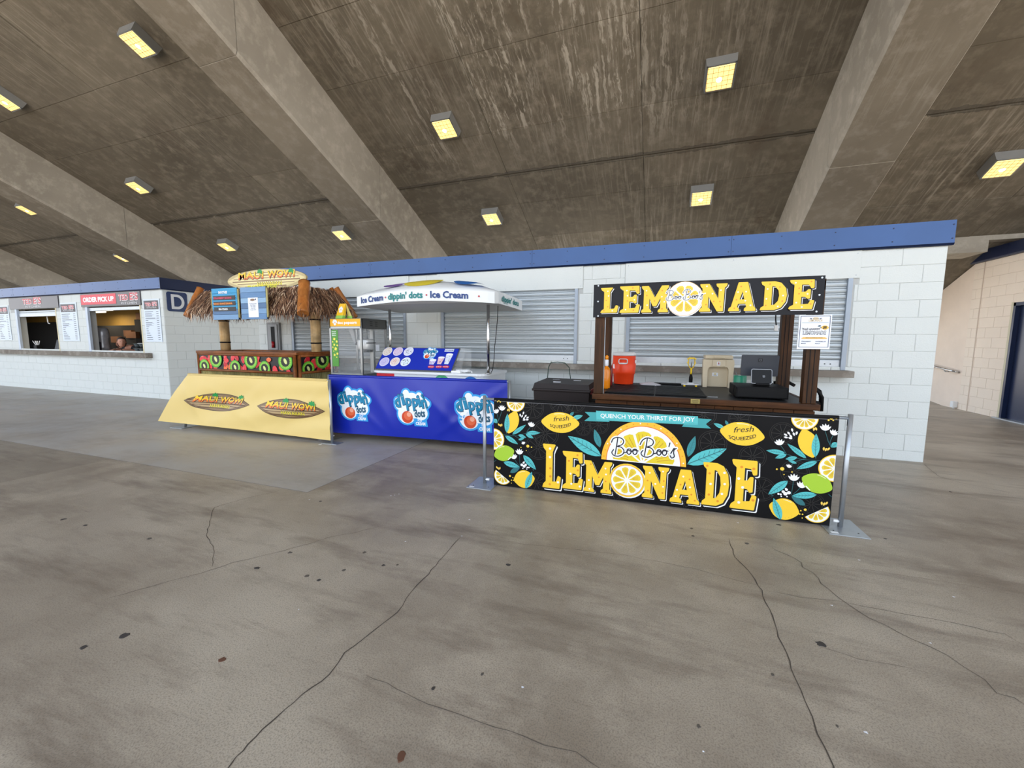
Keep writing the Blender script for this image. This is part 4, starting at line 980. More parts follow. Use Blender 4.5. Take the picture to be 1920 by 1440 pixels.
for x in (CX0 + .05, CX1 - .05):
    for y in (CY0 + .2, CY1 - .25):
        B().m(m_black).cyl((x - .02, y, .075), (x + .02, y, .075), .075, n=20).build('wheel', t, world=True)
for nm, x0_, x1_, y0_, y1_, grooves in (('post', -.648, -.553, 4.30, 4.39, 0), ('post', 1.212, 1.318, 4.30, 4.39, 1), ('post', -.645, -.553, 4.95, 5.04, 0), ('post', 1.165, 1.272, 4.95, 5.04, 1)):
    s = B().m(m_wood).box((x0_, y0_, CZ), (x1_, y1_, 2.0), .005)
    if grooves:
        for k in (.3, .62): xx = x0_ + (x1_ - x0_) * k; s.m(m_black).box((xx - .003, y0_ - .0015, CZ + .005), (xx + .003, y0_ + .004, 1.99))
    s.build('post', t, world=True)
B().m(m_galv).box((-.552, 4.33, CZ), (-.546, 4.345, 1.99)).build('corner_trim', t, world=True)
for y0_, y1_ in ((4.30, 4.38), (4.96, 5.04)): B().m(m_wood).box((-.648, y0_, 1.90), (1.318, y1_, 1.99), .005).build('top_beam', t, world=True)
for x0_, x1_ in ((-.648, -.57), (1.24, 1.318)): B().m(m_wood).box((x0_, 4.39, 1.91), (x1_, 4.95, 1.98), .005).build('side_beam', t, world=True)
s = B().m(mat('brass_plate', (200, 180, 110), .3, .5)).box((.293, CY0 - .003, CZ - .048), (.375, CY0 + .001, CZ - .004), .001); pl = s.build('name_plate', t, world=True)
A = Art((.293, CY0 - .003, CZ - .048), (1, 0, 0), (0, 0, 1), pl, lift=.0006)
for i, w in enumerate((.05, .06, .055, .045)): A.stroke([(.041 - w / 2, .036 - i * .0085), (.041 + w / 2, .036 - i * .0085)], .0028, (70, 56, 30), 1)
A.build('engraving')
s = B().m(m_black).tube([(1.33, 4.66, 1.03), (1.39, 4.64, 1.022), (1.435, 4.62, .985), (1.455, 4.62, .93), (1.458, 4.62, .80)], .021, 10).tube([(1.33, 4.62, .90), (1.45, 4.62, .87)], .02, 10); s.build('push_handle', t, world=True)
s = B().m(m_black).tube([(1.20, 5.25, 1.0), (1.30, 5.2, 1.03), (1.36, 5.12, .99)], .018, 8).box((1.18, 5.1, .905), (1.30, 5.4, .985), .01); s.build('hose_reel', t, world=True)
# banner sign across the top of the posts
t = thing('banner_sign', 'long black vinyl sign reading LEMONADE hung across the top of the lemonade cart', 'sign', (.32, 4.27, 1.70))
ZB, ZT = 1.693, 2.021
b = B().m(mat('sign_black_vinyl', (16, 18, 26), .4, 0, .12, 2, spec=.25)); n = 30
cols = [[b.bm.verts.new((-.665 + 1.96 * i / n, 4.262 + .004 * math.sin(i * .8) , z)) for z in (ZB, (ZB + ZT) / 2, ZT)] for i in range(n + 1)]
for a, c in zip(cols, cols[1:]):
    for j in range(2): b._f([b.bm.faces.new((a[j], c[j], c[j + 1], a[j + 1]))], True)
b.box((-.665, 4.262, ZB), (1.295, 4.29, ZB + .01)).box((-.665, 4.262, ZT - .01), (1.295, 4.29, ZT))
ban = b.build('vinyl', t, world=True)
CC = crop(960, 480, 4.8); CDd = crop(1280, 480, 4.8)
A = Art((0, 4.256, 0), (1, 0, 0), (0, 0, 1), ban)
pc = lambda x, y: A.raw(*CC(x, y)); pd = lambda x, y: A.raw(*CDd(x, y))
for ch, P, a, b2, sd in (('L', pc, (800, 508), (958, 287), 0), ('E', pc, (970, 508), (1152, 272), 1), ('M', pc, (1165, 505), (1410, 268), 2), ('N', pd, (150, 497), (400, 250), 3), ('A', pd, (412, 492), (668, 236), 4), ('D', pd, (697, 484), (942, 228), 5), ('E', pd, (952, 476), (1193, 214), 6)):
    p, q = P(*a), P(*b2); glyph(A, ch, p[0], p[1], q[0], q[1], 2, True, sd + 20)
c = pc(1550, 385); u = abs(pc(100, 0)[0] - pc(0, 0)[0]) / 100
A.ell((c[0] + .005, c[1] - .006), 128 * u, 128 * u, WHT, 2); A.ell(c, 127 * u, 127 * u, (230, 190, 110), 4); lemon_slice(A, c, 127 * u, 5, n=8, thin=True)
booboo(A, (c[0] - 133 * u, c[1] - .028), (c[0] + 133 * u, c[1] - .022), .115, 12, .04)
A.build('headline_lettering')
for P in (pc(778, 268), pc(775, 410), pc(775, 540), pd(1255, 195), pd(1230, 350), pd(1203, 500)): B().m(m_galv).cyl((P[0], 4.252, P[1]), (P[0], 4.262, P[1]), .008, n=10).build('grommet', t, world=True)
# paper price sign
t = thing('price_sign', 'white framed paper sign showing lemonade price on the right post of the lemonade cart', 'sign', (1.25, 4.28, 1.39))
B().m(m_paper).box((1.132, 4.270, 1.393), (1.371, 4.285, 1.690)).build('sheet', t, world=True)
A = Art((0, 4.27, 0), (1, 0, 0), (0, 0, 1), t); NV = (60, 74, 110)
CP = crop(1480, 580, 12); pp = lambda x, y: A.raw(*CP(x, y))
def q3(x, y): return (1.132 + .239 * x, 1.393 + .297 * y)
A.stroke([q3(.05, .06), q3(.95, .06), q3(.95, .96), q3(.05, .96)], .004, NV, 1, True); A.stroke([q3(.1, .77), q3(.9, .77)], .003, (90, 130, 150), 1)
A.text('LEMONADE', q3(.3, .80), q3(.72, .80), .022, (210, 190, 150), 1, .02); A.ell(q3(.51, .89), .022, .012, (225, 205, 165), 1); A.text("BOO BOO'S", q3(.43, .875), q3(.6, .875), .008, NV, 2, .01)
leaf(A, q3(.4, .88), q3(.32, .9), .004, 1, NV, False); leaf(A, q3(.62, .88), q3(.7, .9), .004, 1, NV, False)
lemon(A, q3(.81, .63), .024, .019, -.1, 1, (244, 196, 80)); A.text('$8', q3(.745, .60), q3(.86, .60), .022, (60, 44, 20), 4, .04); leaf(A, q3(.69, .68), q3(.58, .67), .006, 1, (60, 90, 110), False)
A.text('"fresh squeezed"', q3(.09, .555), q3(.68, .57), .02, (40, 36, 34), 1, .02, .35)
A.text('LEMONADE', q3(.14, .43), q3(.86, .43), .030, (50, 50, 54), 1, .06); A.text('LEMONADE', q3(.145, .435), q3(.855, .435), .027, (246, 248, 252), 2, .0)
A.poly([q3(.1, .31), q3(.16, .35), q3(.84, .35), q3(.92, .31), q3(.86, .30), q3(.14, .30)], (236, 186, 84), 1); A.text('ADD FLAVOR $1 EACH', q3(.24, .317), q3(.76, .317), .009, (110, 80, 30), 2, .01)
for x_, y_, w_ in (('STRAWBERRY', .21, .3), ('MANGO', .15, .15)): A.text(x_, q3(.12, y_), q3(.12 + w_, y_), .010, NV, 1, .02)
for x_, y_, w_ in (('WATERMELON', .21, .32), ('PEACH', .15, .15)): A.text(x_, q3(.55, y_), q3(.55 + w_, y_), .010, NV, 1, .02)
A.build('sign_print')
# cord with white plug beside the back right post
t = thing('hanging_cord', 'short black cord with white plug hanging by the right rear post of the lemonade cart', 'cord', (1.13, 4.97, 1.55))
B().m(m_black).tube([(1.12, 4.945, 1.93), (1.10, 4.945, 1.78), (1.105, 4.945, 1.68), (1.115, 4.95, 1.62)], .006, 8).build('cable', t, world=True)
B().m(m_wplastic).box((1.098, 4.94, 1.565), (1.134, 4.965, 1.625), .006).build('plug', t, world=True)
# bar mats
for x0_, x1_, lab in ((-.545, -.045, 'left black rubber bar mat on the lemonade counter'), (-.035, .445, 'right black rubber bar mat on the lemonade counter')):
    t = thing('bar_mat', lab, 'mat', ((x0_ + x1_) / 2, 4.8, CZ), group='black rubber bar mats on the counter')
    B().m(m_black).box((x0_, 4.40, CZ), (x1_, 5.24, CZ + .012), .003).build('mat_body', t, world=True)
    s = B().m(mat('rubber_ridge', (14, 16, 18), .5, spec=.25))
    for i in range(7): s.box((x0_ + .01, 4.42 + i * .118, CZ + .012), (x1_ - .01, 4.42 + i * .118 + .016, CZ + .016))
    tag(s.build('ridges', t, world=True), kind='stuff')
# orange beverage cooler
t = thing('beverage_cooler', 'orange round beverage cooler with white lid on the left of lemonade counter', 'cooler', (-.435, 5.42, CZ))
m_or = mat('cooler_orange', (252, 72, 26), .4, 0, .03)
cx, cy = -.435, 5.42
B().m(m_or).lathe((cx, cy, CZ), [(.02, 0), (.118, .001), (.122, .01), (.130, .125), (.138, .130), (.142, .16), (.148, .255), (.143, .262), (.141, .36), (.135, .366), (.02, .367)], 32).build('cooler_body', t, world=True)
B().m(m_wplastic).lathe((cx, cy, CZ), [(.02, .362), (.146, .363), (.148, .385), (.138, .40), (.12, .408), (.01, .409)], 32).build('lid', t, world=True)
s = B().m(m_wplastic); yy = cy - .152
fr = rrect(cx - .052, CZ + .265, cx + .052, CZ + .325, .02); s.tube([(p[0], yy, p[1]) for p in fr + [fr[0]]], .0065, 6); s.box((cx - .05, yy - .004, CZ + .263), (cx + .05, yy + .004, CZ + .278), .003); s.build('handle', t, world=True)
B().m(m_paper).box((cx - .125, cy - .098, CZ + .20), (cx - .10, cy - .085, CZ + .255)).build('sticker', t, world=True)
B().m(m_wplastic).box((cx + .135, cy - .06, CZ + .27), (cx + .155, cy + .02, CZ + .31), .006).build('side_handle', t, world=True)
# syrup bottles
for x, y, cbody, lab in ((-.575, 4.78, (226, 130, 20), 'tall orange syrup pump bottle beside the left front post'), (-.585, 5.12, (130, 26, 30), 'dark red syrup pump bottle behind the orange one')):
    t = thing('syrup_bottle', lab, 'bottle', (x, y, CZ), group='syrup bottles by the left posts')
    B().m(mat('syrup_%d' % cbody[0], cbody, .15)).lathe((x, y, CZ), [(.01, 0), (.042, .001), (.044, .01), (.044, .20), (.036, .235), (.016, .26), (.014, .285), (.005, .286)], 20).build('bottle_body', t, world=True)
    B().m(m_paper).lathe((x, y, CZ), [(.0155, .262), (.021, .27), (.021, .33), (.015, .336), (.004, .337)], 14).build('label_sleeve', t, world=True)
    B().m(mat('cap_%d' % cbody[0], (250, 150, 20) if cbody[0] > 200 else (220, 40, 40), .3)).lathe((x, y, CZ), [(.004, .336), (.018, .337), (.019, .37), (.008, .385), (.004, .386)], 14).build('cap', t, world=True)
# hand juicer
t = thing('hand_juicer', 'yellow upright lemon juicer press with black grip on a white base', 'juicer', (.36, 5.42, CZ))
m_yw = mat('juicer_yellow', (244, 206, 30), .35)
B().m(m_wplastic).box((.27, 5.36, CZ + .022), (.45, 5.48, CZ + .034), .004).lathe((.36, 5.42, CZ + .034), [(.045, 0), (.04, .012), (.02, .016)], 18).build('base', t, world=True)
for x in (.29, .42): B().m(m_yw).box((x - .012, 5.37, CZ), (x + .012, 5.47, CZ + .022), .004).build('foot', t, world=True)
B().m(m_black).lathe((.36, 5.42, CZ + .045), [(.014, 0), (.022, .006), (.022, .06), (.015, .095), (.012, .105)], 16).build('grip', t, world=True)
s = B().m(m_yw).cyl((.36, 5.42, CZ + .14), (.36, 5.42, CZ + .22), .011, n=12)
for sg in (-1, 1): s.tube([(.36, 5.42, CZ + .215), (.36 + sg * .02, 5.42, CZ + .235), (.36 + sg * .036, 5.42, CZ + .27), (.36 + sg * .034, 5.42, CZ + .34), (.36 + sg * .02, 5.42, CZ + .35)], .006, 8)
s.box((.325, 5.405, CZ + .335), (.395, 5.435, CZ + .355), .004)
for sg in (-1, 1): s.box((.36 + sg * .045 - .008, 5.41, CZ + .33), (.36 + sg * .045 + .008, 5.43, CZ + .345), .003).box((.36 + sg * .042 - .008, 5.41, CZ + .28), (.36 + sg * .042 + .004, 5.43, CZ + .30), .002)
s.build('frame', t, world=True)
B().m(m_galv).cyl((.36, 5.42, CZ + .24), (.36, 5.42, CZ + .37), .006, n=10).build('plunger', t, world=True)
# beige dispenser
t = thing('water_dispenser', 'beige ice dispenser box with arched recess and small labels on lemonade counter', 'dispenser', (.65, 5.4, CZ))
m_bg = mat('dispenser_beige', (214, 200, 172), .5, 0, .05, 6)
x0_, x1_, y0_, H = .495, .81, 5.40, .385
prof = [(x0_, 0), (x0_ + .045, 0), (x0_ + .045, .215), (x0_ + .065, .245), (x1_ - .06, .245), (x1_ - .045, .215), (x1_ - .045, 0), (x1_, 0), (x1_ + .012, H - .09), (x1_ + .005, H - .05), (x0_ - .005, H - .05), (x0_ - .01, H - .09)]
B().m(m_bg).prism([(x - x0_, z) for x, z in prof], (x0_, y0_, CZ), (1, 0, 0), (0, 0, 1), -.10).build('front_arch', t, world=True)
B().m(m_bg).box((x0_, y0_ + .09, CZ), (x1_, y0_ + .20, CZ + H - .05), .004).build('cabinet_body', t, world=True)
B().m(m_bg).box((x0_ + .008, y0_ - .012, CZ + H - .045), (x1_ - .005, y0_ + .2, CZ + H), .012).box((x0_ + .10, y0_ - .03, CZ + H - .035), (x1_ - .10, y0_, CZ + H - .01), .01).build('lid', t, world=True)
B().m(m_bg).box((x0_ + .09, y0_ - .014, CZ + .25), (x1_ - .08, y0_ - .0, CZ + .33), .006).build('spout_panel', t, world=True)
for i, (xa, za, w_, h_) in enumerate(((.635, .265, .035, .045), (.60, .13, .065, .042))): 
    yy = y0_ - .018 if i == 0 else y0_ + .084
    lb = B().m(m_paper).box((xa, yy, CZ + za), (xa + w_, yy + .004, CZ + za + h_), .001).build('sticker', t, world=True)
    A = Art((xa, yy, CZ + za), (1, 0, 0), (0, 0, 1), lb, lift=.0006); A.stroke([(w_ * .25, h_ * .3), (w_ * .75, h_ * .3)], h_ * .12, (120, 60, 50) if i == 0 else (60, 60, 60), 1); A.ell((w_ / 2, h_ * .62), w_ * .2, h_ * .2, (160, 60, 50) if i == 0 else (220, 200, 120), 1); A.build('sticker_print')
B().m(m_steel).tube([(x1_ + .005, y0_ + .03, CZ + .2), (x1_ + .035, y0_ + .01, CZ + .19), (x1_ + .05, y0_, CZ + .1)], .006, 6).build('tap_lever', t, world=True)
# cash drawer, customer display, register
t = thing('cash_drawer', 'wide low black cash drawer on the right of the lemonade counter', 'cash drawer', (.92, 4.62, CZ))
B().m(m_black).box((.705, 4.45, CZ + .012), (1.145, 4.87, CZ + .118), .006).build('drawer_body', t, world=True)
B().m(mat('drawer_face', (10, 11, 13), .5, spec=.2)).box((.715, 4.443, CZ + .02), (1.135, 4.452, CZ + .108), .003).build('drawer_front', t, world=True)
for x in (.75, 1.09):
    for y in (4.5, 4.82): B().m(m_black).cyl((x, y, CZ), (x, y, CZ + .014), .015, n=10).build('foot', t, world=True)
t = thing('customer_display', 'small black customer screen standing on the cash drawer', 'screen', (.95, 4.6, CZ + .118))
s = B().m(mat('screen_bezel', (150, 152, 156), .3, .3)).prism(rrect(0, 0, .182, .148, .016), (.86, 4.62, CZ + .135), (1, 0, 0), (0, .22, 1), -.012); s.build('shell', t, world=True)
sc = B().m(mat('screen_glass', (6, 6, 8), .25, spec=.2)).prism(rrect(.005, .005, .177, .143, .013), (.86, 4.6185, CZ + .135), (1, 0, 0), (0, .22, 1), -.003).build('screen', t, world=True)
A = Art((.86, 4.612, CZ + .135), (1, 0, 0), (0, .22, 1), sc); sq = lambda cx_, cy_, r_, c_, k_: A.poly([(cx_ + p, cy_ + q) for p, q in rrect(-r_, -r_, r_, r_, r_ * .3)], c_, k_)
sq(.108, .075, .010, (150, 154, 160), 1); sq(.108, .075, .0065, (14, 14, 16), 2); sq(.108, .075, .003, (150, 154, 160), 3); A.build('screen_logo')
B().m(m_black).box((.90, 4.60, CZ + .118), (1.02, 4.70, CZ + .142), .008).build('stand', t, world=True)
t = thing('register_terminal', 'large dark grey register screen seen from behind above the cash drawer', 'register', (.97, 4.78, CZ + .118))
s = B().m(mat('register_shell', (60, 64, 72), .4, 0, .04)).prism(rrect(0, 0, .335, .215, .014), (.785, 4.77, CZ + .20), (1, .02, 0), (0, -.12, 1), -.014); sh = s.build('shell', t, world=True)
A = Art((.785, 4.766, CZ + .20), (1, .02, 0), (0, -.12, 1), sh); sq(.17, .165, .018, (22, 24, 28), 1); sq(.17, .165, .0115, (86, 90, 98), 2); sq(.17, .165, .006, (22, 24, 28), 3); A.build('logo_print')
B().m(m_dgrey).box((.90, 4.775, CZ + .118), (1.0, 4.83, CZ + .26), .006).build('stand', t, world=True)
t = thing('tape_roll', 'green plastic roll standing behind the register on lemonade counter', 'roll', (.83, 5.15, CZ))
B().m(mat('green_plastic', (46, 150, 118), .35)).lathe((.84, 5.10, CZ), [(.02, 0), (.062, .001), (.064, .01), (.064, .17), (.06, .176), (.02, .177)], 24).build('roll_body', t, world=True)
B().m(m_wplastic).lathe((.84, 5.10, CZ), [(.005, .176), (.02, .177), (.02, .182), (.005, .183)], 16).build('core', t, world=True)
t = thing('power_cable', 'thin black cable looping from the left of the cash drawer', 'cable', (.68, 4.50, CZ))
B().m(m_black).tube([(.70, 4.50, CZ + .122), (.694, 4.47, CZ + .126), (.69, 4.455, CZ + .12), (.685, 4.46, CZ + .07), (.69, 4.46, CZ + .02), (.69, 4.43, CZ + .006)], .004, 6).build('cable', t, world=True)
t = thing('plastic_bag', 'crumpled clear plastic wrap lying beside the orange cooler', 'bag', (-.2, 5.38, CZ))
s = B().m(mat('crumpled_film', (206, 204, 210), .25)); rnd = random.Random(3)
rings = []
for j in range(4):
    rr_ = (.09, .075, .045, .015)[j]; rings.append([s.bm.verts.new((-.11 + 1.6 * rr_ * math.cos(i * PI / 6) * rnd.uniform(.7, 1.2), 5.38 + rr_ * math.sin(i * PI / 6) * rnd.uniform(.7, 1.2), CZ + .002 + j * .012 * rnd.uniform(.7, 1.3))) for i in range(12)])
s.skin(rings); s.build('film', t, world=True)
t = thing('knife_tray', 'flat black tray along the back edge of lemonade counter', 'tray', (.1, 5.52, CZ))
B().m(m_black).box((-.15, 5.50, CZ), (.26, 5.60, CZ + .018), .005).build('tray_body', t, world=True)
B().m(m_galv).box((.46, 4.46, CZ), (.55, 4.475, CZ + .003)).build('knife_blade', t, world=True)

# black insulated box left of the cart
t = thing('insulated_box', 'large dark brown insulated box with lid left of the lemonade cart', 'box', (-1.07, 4.85, 0))
m_ib = mat('dark_brown_plastic', (40, 32, 31), .55, 0, .08, spec=.3)
def frustum(s, x0, x1, y0, y1, z0, z1, e):
    return s.hexa([(x0 + e, y0 + e, z0), (x1 - e, y0 + e, z0), (x1 - e, y1 - e, z0), (x0 + e, y1 - e, z0), (x0, y0, z1), (x1, y0, z1), (x1, y1, z1), (x0, y1, z1)])
s = B().m(m_ib); frustum(s, -1.395, -.74, 4.60, 5.22, .10, .865, .04); s.build('box_body', t, world=True)
B().m(m_ib).box((-1.415, 4.585, .865), (-.725, 5.24, .893), .01).build('rim', t, world=True)
s = B().m(m_ib); s.hexa([(-1.405, 4.60, .895), (-.735, 4.60, .895), (-.735, 5.23, .895), (-1.405, 5.23, .895), (-1.39, 4.62, .955), (-.75, 4.62, .955), (-.75, 5.21, .965), (-1.39, 5.21, .965)]); lid = s.build('lid', t, world=True)
for x, y in ((-1.2, 4.76), (-1.0, 5.0), (-1.28, 5.05)): B().m(m_paper).box((x, y, .958), (x + .09, y + .03, .963)).build('sticker', lid, world=True)
B().m(mat('red_strap', (120, 34, 30), .5)).box((-.735, 4.66, .84), (-.722, 5.2, .90), .003).build('strap', t, world=True)
for x in (-1.3, -.84):
    for y in (4.7, 5.12): B().m(m_black).cyl((x - .015, y, .05), (x + .015, y, .05), .05, n=16).build('wheel', t, world=True)
t = thing('cable_loop', 'dark green cable loop sticking up behind the dark brown insulated box', 'cable', (-1.2, 5.3, 0))
B().m(mat('green_cable', (30, 60, 48), .4)).tube([(-1.42, 5.30, .7), (-1.415, 5.30, .95), (-1.40, 5.30, 1.10), (-1.37, 5.30, 1.16), (-1.28, 5.30, 1.17), (-1.18, 5.30, 1.16), (-1.12, 5.30, 1.10), (-1.10, 5.30, .95), (-1.10, 5.30, .7)], .006, 8).build('cable', t, world=True)

# ================================================================== ICE CREAM CART
DX0, DX1, DY0, DY1, DZ = -4.09, -2.19, 5.0, 5.93, .998
t = thing('ice_cream_cart', 'white ice cream cart with domed lettered canopy on two chrome poles behind blue banner', 'cart', (-3.14, 5.45, 0))
m_wcart = mat('cart_white_gelcoat', (232, 236, 238), .3, 0, .03, 3)
def rr_body(s, x0, x1, y0, y1, z0, z1, r): return s.prism(rrect(x0, y0, x1, y1, r, 6), (0, 0, z0), (1, 0, 0), (0, 1, 0), z1 - z0)
body = rr_body(B().m(m_wcart), DX0 + .05, DX1 - .02, DY0 + .03, DY1, .12, DZ - .03, .16).build('cart_body', t, world=True)
rr_body(B().m(m_wcart), DX0, DX1 + .01, DY0, DY1 + .01, DZ - .032, DZ, .18).build('counter_top', t, world=True)
A = Art((0, DY0 + .028, 0), (1, 0, 0), (0, 0, 1), body)
A.poly([(-3.97, .78), (-3.66, .78), (-3.66, .958), (-3.97, .958)], (214, 20, 40), 1); A.ell((-3.80, .80), .12, .1, (232, 60, 70), 2); A.build('ball_print')
A.ell((-2.87, .84), .13, .13, (70, 170, 110), 1); A.ell((-2.9, .88), .06, .05, (150, 210, 170), 2); A.build('ball_print'); A.ell((-2.42, .83), .13, .13, (30, 110, 190), 1); A.ell((-2.45, .87), .06, .05, (110, 170, 225), 2); A.build('ball_print')
for x in (-3.9, -2.4):
    for y in (5.2, 5.75): B().m(m_black).cyl((x - .02, y, .065), (x + .02, y, .065), .065, n=18).build('wheel', t, world=True)
for x, yp in ((-4.0, 5.42), (-2.20, 5.12)):
    s = B().m(m_chrome).cyl((x, yp, DZ), (x, yp, 1.99), .021, n=14); s.lathe((x, yp, DZ), [(.02, 0), (.05, .001), (.045, .012), (.022, .015)], 14); s.build('pole', t, world=True)
# canopy: curved band and dome
def band(u):       # u 0..1 left->right along the front, slightly bowed
    x = -4.16 + 2.13 * u
    y = 4.88 - .13 * math.sin(PI * min(1, u / .98)) + (.05 * max(0, (u - .93) / .07) ** 2)
    z = 1.925 + .042 * math.sin(PI * u)
    return x, y, z
edge = [band(i / 30) for i in range(31)]
edge += [(-2.01, 5.02, 1.93), (-2.0, 5.4, 1.92), (-2.0, 5.86, 1.905), (-2.0, 5.95, 1.90), (-4.16, 5.95, 1.90), (-4.165, 5.4, 1.915)]
s = B().m(m_wcart); n = len(edge); H = .143
out0 = [s.bm.verts.new(p) for p in edge]; out1 = [s.bm.verts.new((p[0], p[1], p[2] + H)) for p in edge]
for i in range(n): s._f([s.bm.faces.new((out0[i], out0[(i + 1) % n], out1[(i + 1) % n], out1[i]))])
cx, cy = -3.08, 5.40; R_ = [out1]
for f, dz in ((.93, .04), (.75, .105), (.5, .155), (.25, .18)): R_.append([s.bm.verts.new((cx + (p[0] - cx) * f, cy + (p[1] - cy) * f, p[2] + H + dz)) for p in edge])
s.skin(R_, False); s._f([s.bm.faces.new(R_[-1])]); s.m(mat('canopy_lining', (196, 196, 192), .5)); s._f([s.bm.faces.new(out0[::-1])])
can = s.build('canopy', t, world=True)
dome = lambda x, y: None
# coloured balls on the dome
def canopy_pt(a, f, off):
    # direction a in plan, ring factor f
    fs = [(1, 0), (.93, .04), (.75, .105), (.5, .155), (.25, .18), (0, .18)]
    for (f0, d0), (f1, d1) in zip(fs, fs[1:]):
        if f1 <= f <= f0: dz = d0 + (d1 - d0) * (f0 - f) / (f0 - f1); break
    return (cx + a[0] * f, cy + a[1] * f, 1.925 + .042 * max(0, math.cos(a[0] * 1.3)) + H + dz + off)
for (x, y), rx, ry, col in (((-3.12, 5.0), .3, .17, (226, 206, 60)), ((-3.55, 4.93), .17, .07, (110, 80, 150)), ((-2.42, 5.0), .22, .14, (30, 100, 180)), ((-2.9, 5.65), .2, .14, (210, 40, 60)), ((-3.7, 5.6), .2, .14, (60, 160, 110))):
    s = B().m(ink(col)); vs = []
    for rr_ in (1, .66, .33):
        ring = []
        for i in range(24):
            X, Y = x + rx * rr_ * math.cos(i * PI / 12), y + ry * rr_ * math.sin(i * PI / 12); dx, dy = X - cx, Y - cy
            f = min(.99, max(abs(dx) / 1.08, abs(dy) / (.62 if dy < 0 else .55), .02)); z = canopy_pt((dx / f, dy / f), f, .016)[2]
            ring.append(s.bm.verts.new((X, Y, z + .004)))
        vs.append(ring)
    s.skin(vs, False); s._f([s.bm.faces.new(vs[-1])]); s.build('ball_print', can, world=True)
CBl, CGr = (24, 62, 128), (0, 128, 128)
def bandfn(u, v, off):
    uu = min(.999, max(0, (u + 4.16) / 2.13)); x, y, z = band(uu); return Vector((x, y - off - .002, z + v))
A = Art((0, 4.88, 0), (1, 0, 0), (0, 0, 1), can, bandfn, .05, lift=.004)
CE = crop(600, 520, 4.8)
def bu(x): return A.raw(*CE(x, 190))[0]
for wrd, xa, xb, col, h_ in (('Ice Cream', 378, 607, CBl, .085), ("dippin' dots", 655, 972, CGr, .085), ('Ice Cream', 1037, 1352, CBl, .088)):
    A.text(wrd, (bu(xa), .04 - .0), (bu(xb), .04), h_, col, 2, .035); A.build('canopy_lettering')
for x in (630, 1005, 1440): A.ell((bu(x), .075), .012, .012, (190, 60, 70), 1); A.build('dot_print')
A = Art((-2.0, 0, 0), (0, 1, 0), (0, 0, 1), can, None, None, lift=.004); A.text("dippin' dots", (5.10, 1.97), (5.78, 1.955), .075, CGr, 2, .035); A.build('canopy_lettering')
# slanted flavour board
Om = Vector((-4.03, 5.06, 1.012)); Vm = Vector((0, .27, .325)).normalized(); Um = Vector((1, 0, 0)); Nm = Um.cross(Vm)
s = B().m(m_steel).prism([(0, 0), (1.30, 0), (1.30, .42), (0, .42)], Om, Um, Vm, -.015); s.hexa([(-4.0, 5.1, DZ), (-3.9, 5.1, DZ), (-3.9, 5.3, DZ), (-4.0, 5.3, DZ), (-4.0, 5.28, 1.28), (-3.9, 5.28, 1.28), (-3.9, 5.3, 1.28), (-4.0, 5.3, 1.28)]); fb = s.build('flavour_board', t, world=True)
A = Art(Om + Nm * .001, Um, Vm, fb); A.poly([(.012, .012), (1.288, .012), (1.288, .408), (.012, .408)], (14, 44, 176), 1)
cols_ = [((226, 216, 206), (190, 120, 90)), ((222, 200, 222), (190, 150, 190)), ((226, 228, 240), (90, 80, 120)), ((204, 196, 232), (160, 150, 210)), ((236, 220, 214), (220, 120, 80)), ((230, 240, 246), (30, 34, 50))]
rnd = random.Random(5)
for i in range(6):
    c = A.raw(*CE((608, 703, 798)[i % 3] - (0 if i < 3 else (28 + 0)), 668 if i < 3 else 760)); c = (c[0], c[1])
    A.ell(c, .082, .082, (246, 246, 250), 2); A.ell(c, .076, .076, cols_[i][0], 3)
    for k in range(26):
        a, q = rnd.uniform(0, 6.28), .064 * math.sqrt(rnd.random()); A.ell((c[0] + q * math.cos(a), c[1] + q * math.sin(a)), rnd.uniform(.003, .009 if i == 5 else .006), rnd.uniform(.003, .007), cols_[i][1], 4, n=7)
dots_logo(A, (A.raw(*CE(990, 690))), .235, 3)
for (x, y), w_, h_, col in (((1010, 765), .115, .08, (214, 204, 236)), ((1083, 752), .105, .12, (240, 200, 204)), ((1152, 738), .11, .175, (226, 232, 244))):
    c = A.raw(*CE(x, y)); A.poly([(c[0] - w_ * .3, c[1] - h_ / 2), (c[0] + w_ * .3, c[1] - h_ / 2), (c[0] + w_ / 2, c[1] + h_ / 2), (c[0] - w_ / 2, c[1] + h_ / 2)], col, 3)
    A.ell((c[0], c[1] + h_ / 2), w_ / 2, .018, (248, 248, 252), 4)
    for k in range(6): A.ell((c[0] + rnd.uniform(-.3, .3) * w_, c[1] + rnd.uniform(-.35, .4) * h_), .008, .007, tuple(int(v * .7) for v in col), 4, n=7)
for x, y, s_ in ((1000, 806, 'REGULAR'), (1070, 806, 'LARGE'), (1133, 806, 'SOUVENIR')): c = A.raw(*CE(x, y)); A.ell(c, .055, .024, (206, 24, 50), 3); A.text(s_, (c[0] - .04, c[1] - .007), (c[0] + .04, c[1] - .007), .014, WHT, 4, .02)
c = A.raw(*CE(1165, 658)); A.poly([(c[0] - .075, c[1] - .026), (c[0] + .075, c[1] - .026), (c[0] + .075, c[1] + .026), (c[0] - .075, c[1] + .026)], (220, 226, 240), 3); A.text('ICE CREAM', (c[0] - .065, c[1] - .012), (c[0] + .065, c[1] - .012), .022, (60, 80, 150), 4, .02)
A.build('flavour_print')
m_glass = bpy.data.materials.new('clear_acrylic'); nt, bs = nodes(m_glass); bs.inputs['Base Color'].default_value = (.9, .93, .95, 1); bs.inputs['Roughness'].default_value = .05; bs.inputs['Alpha'].default_value = .07; bs.inputs['Specular IOR Level'].default_value = .5
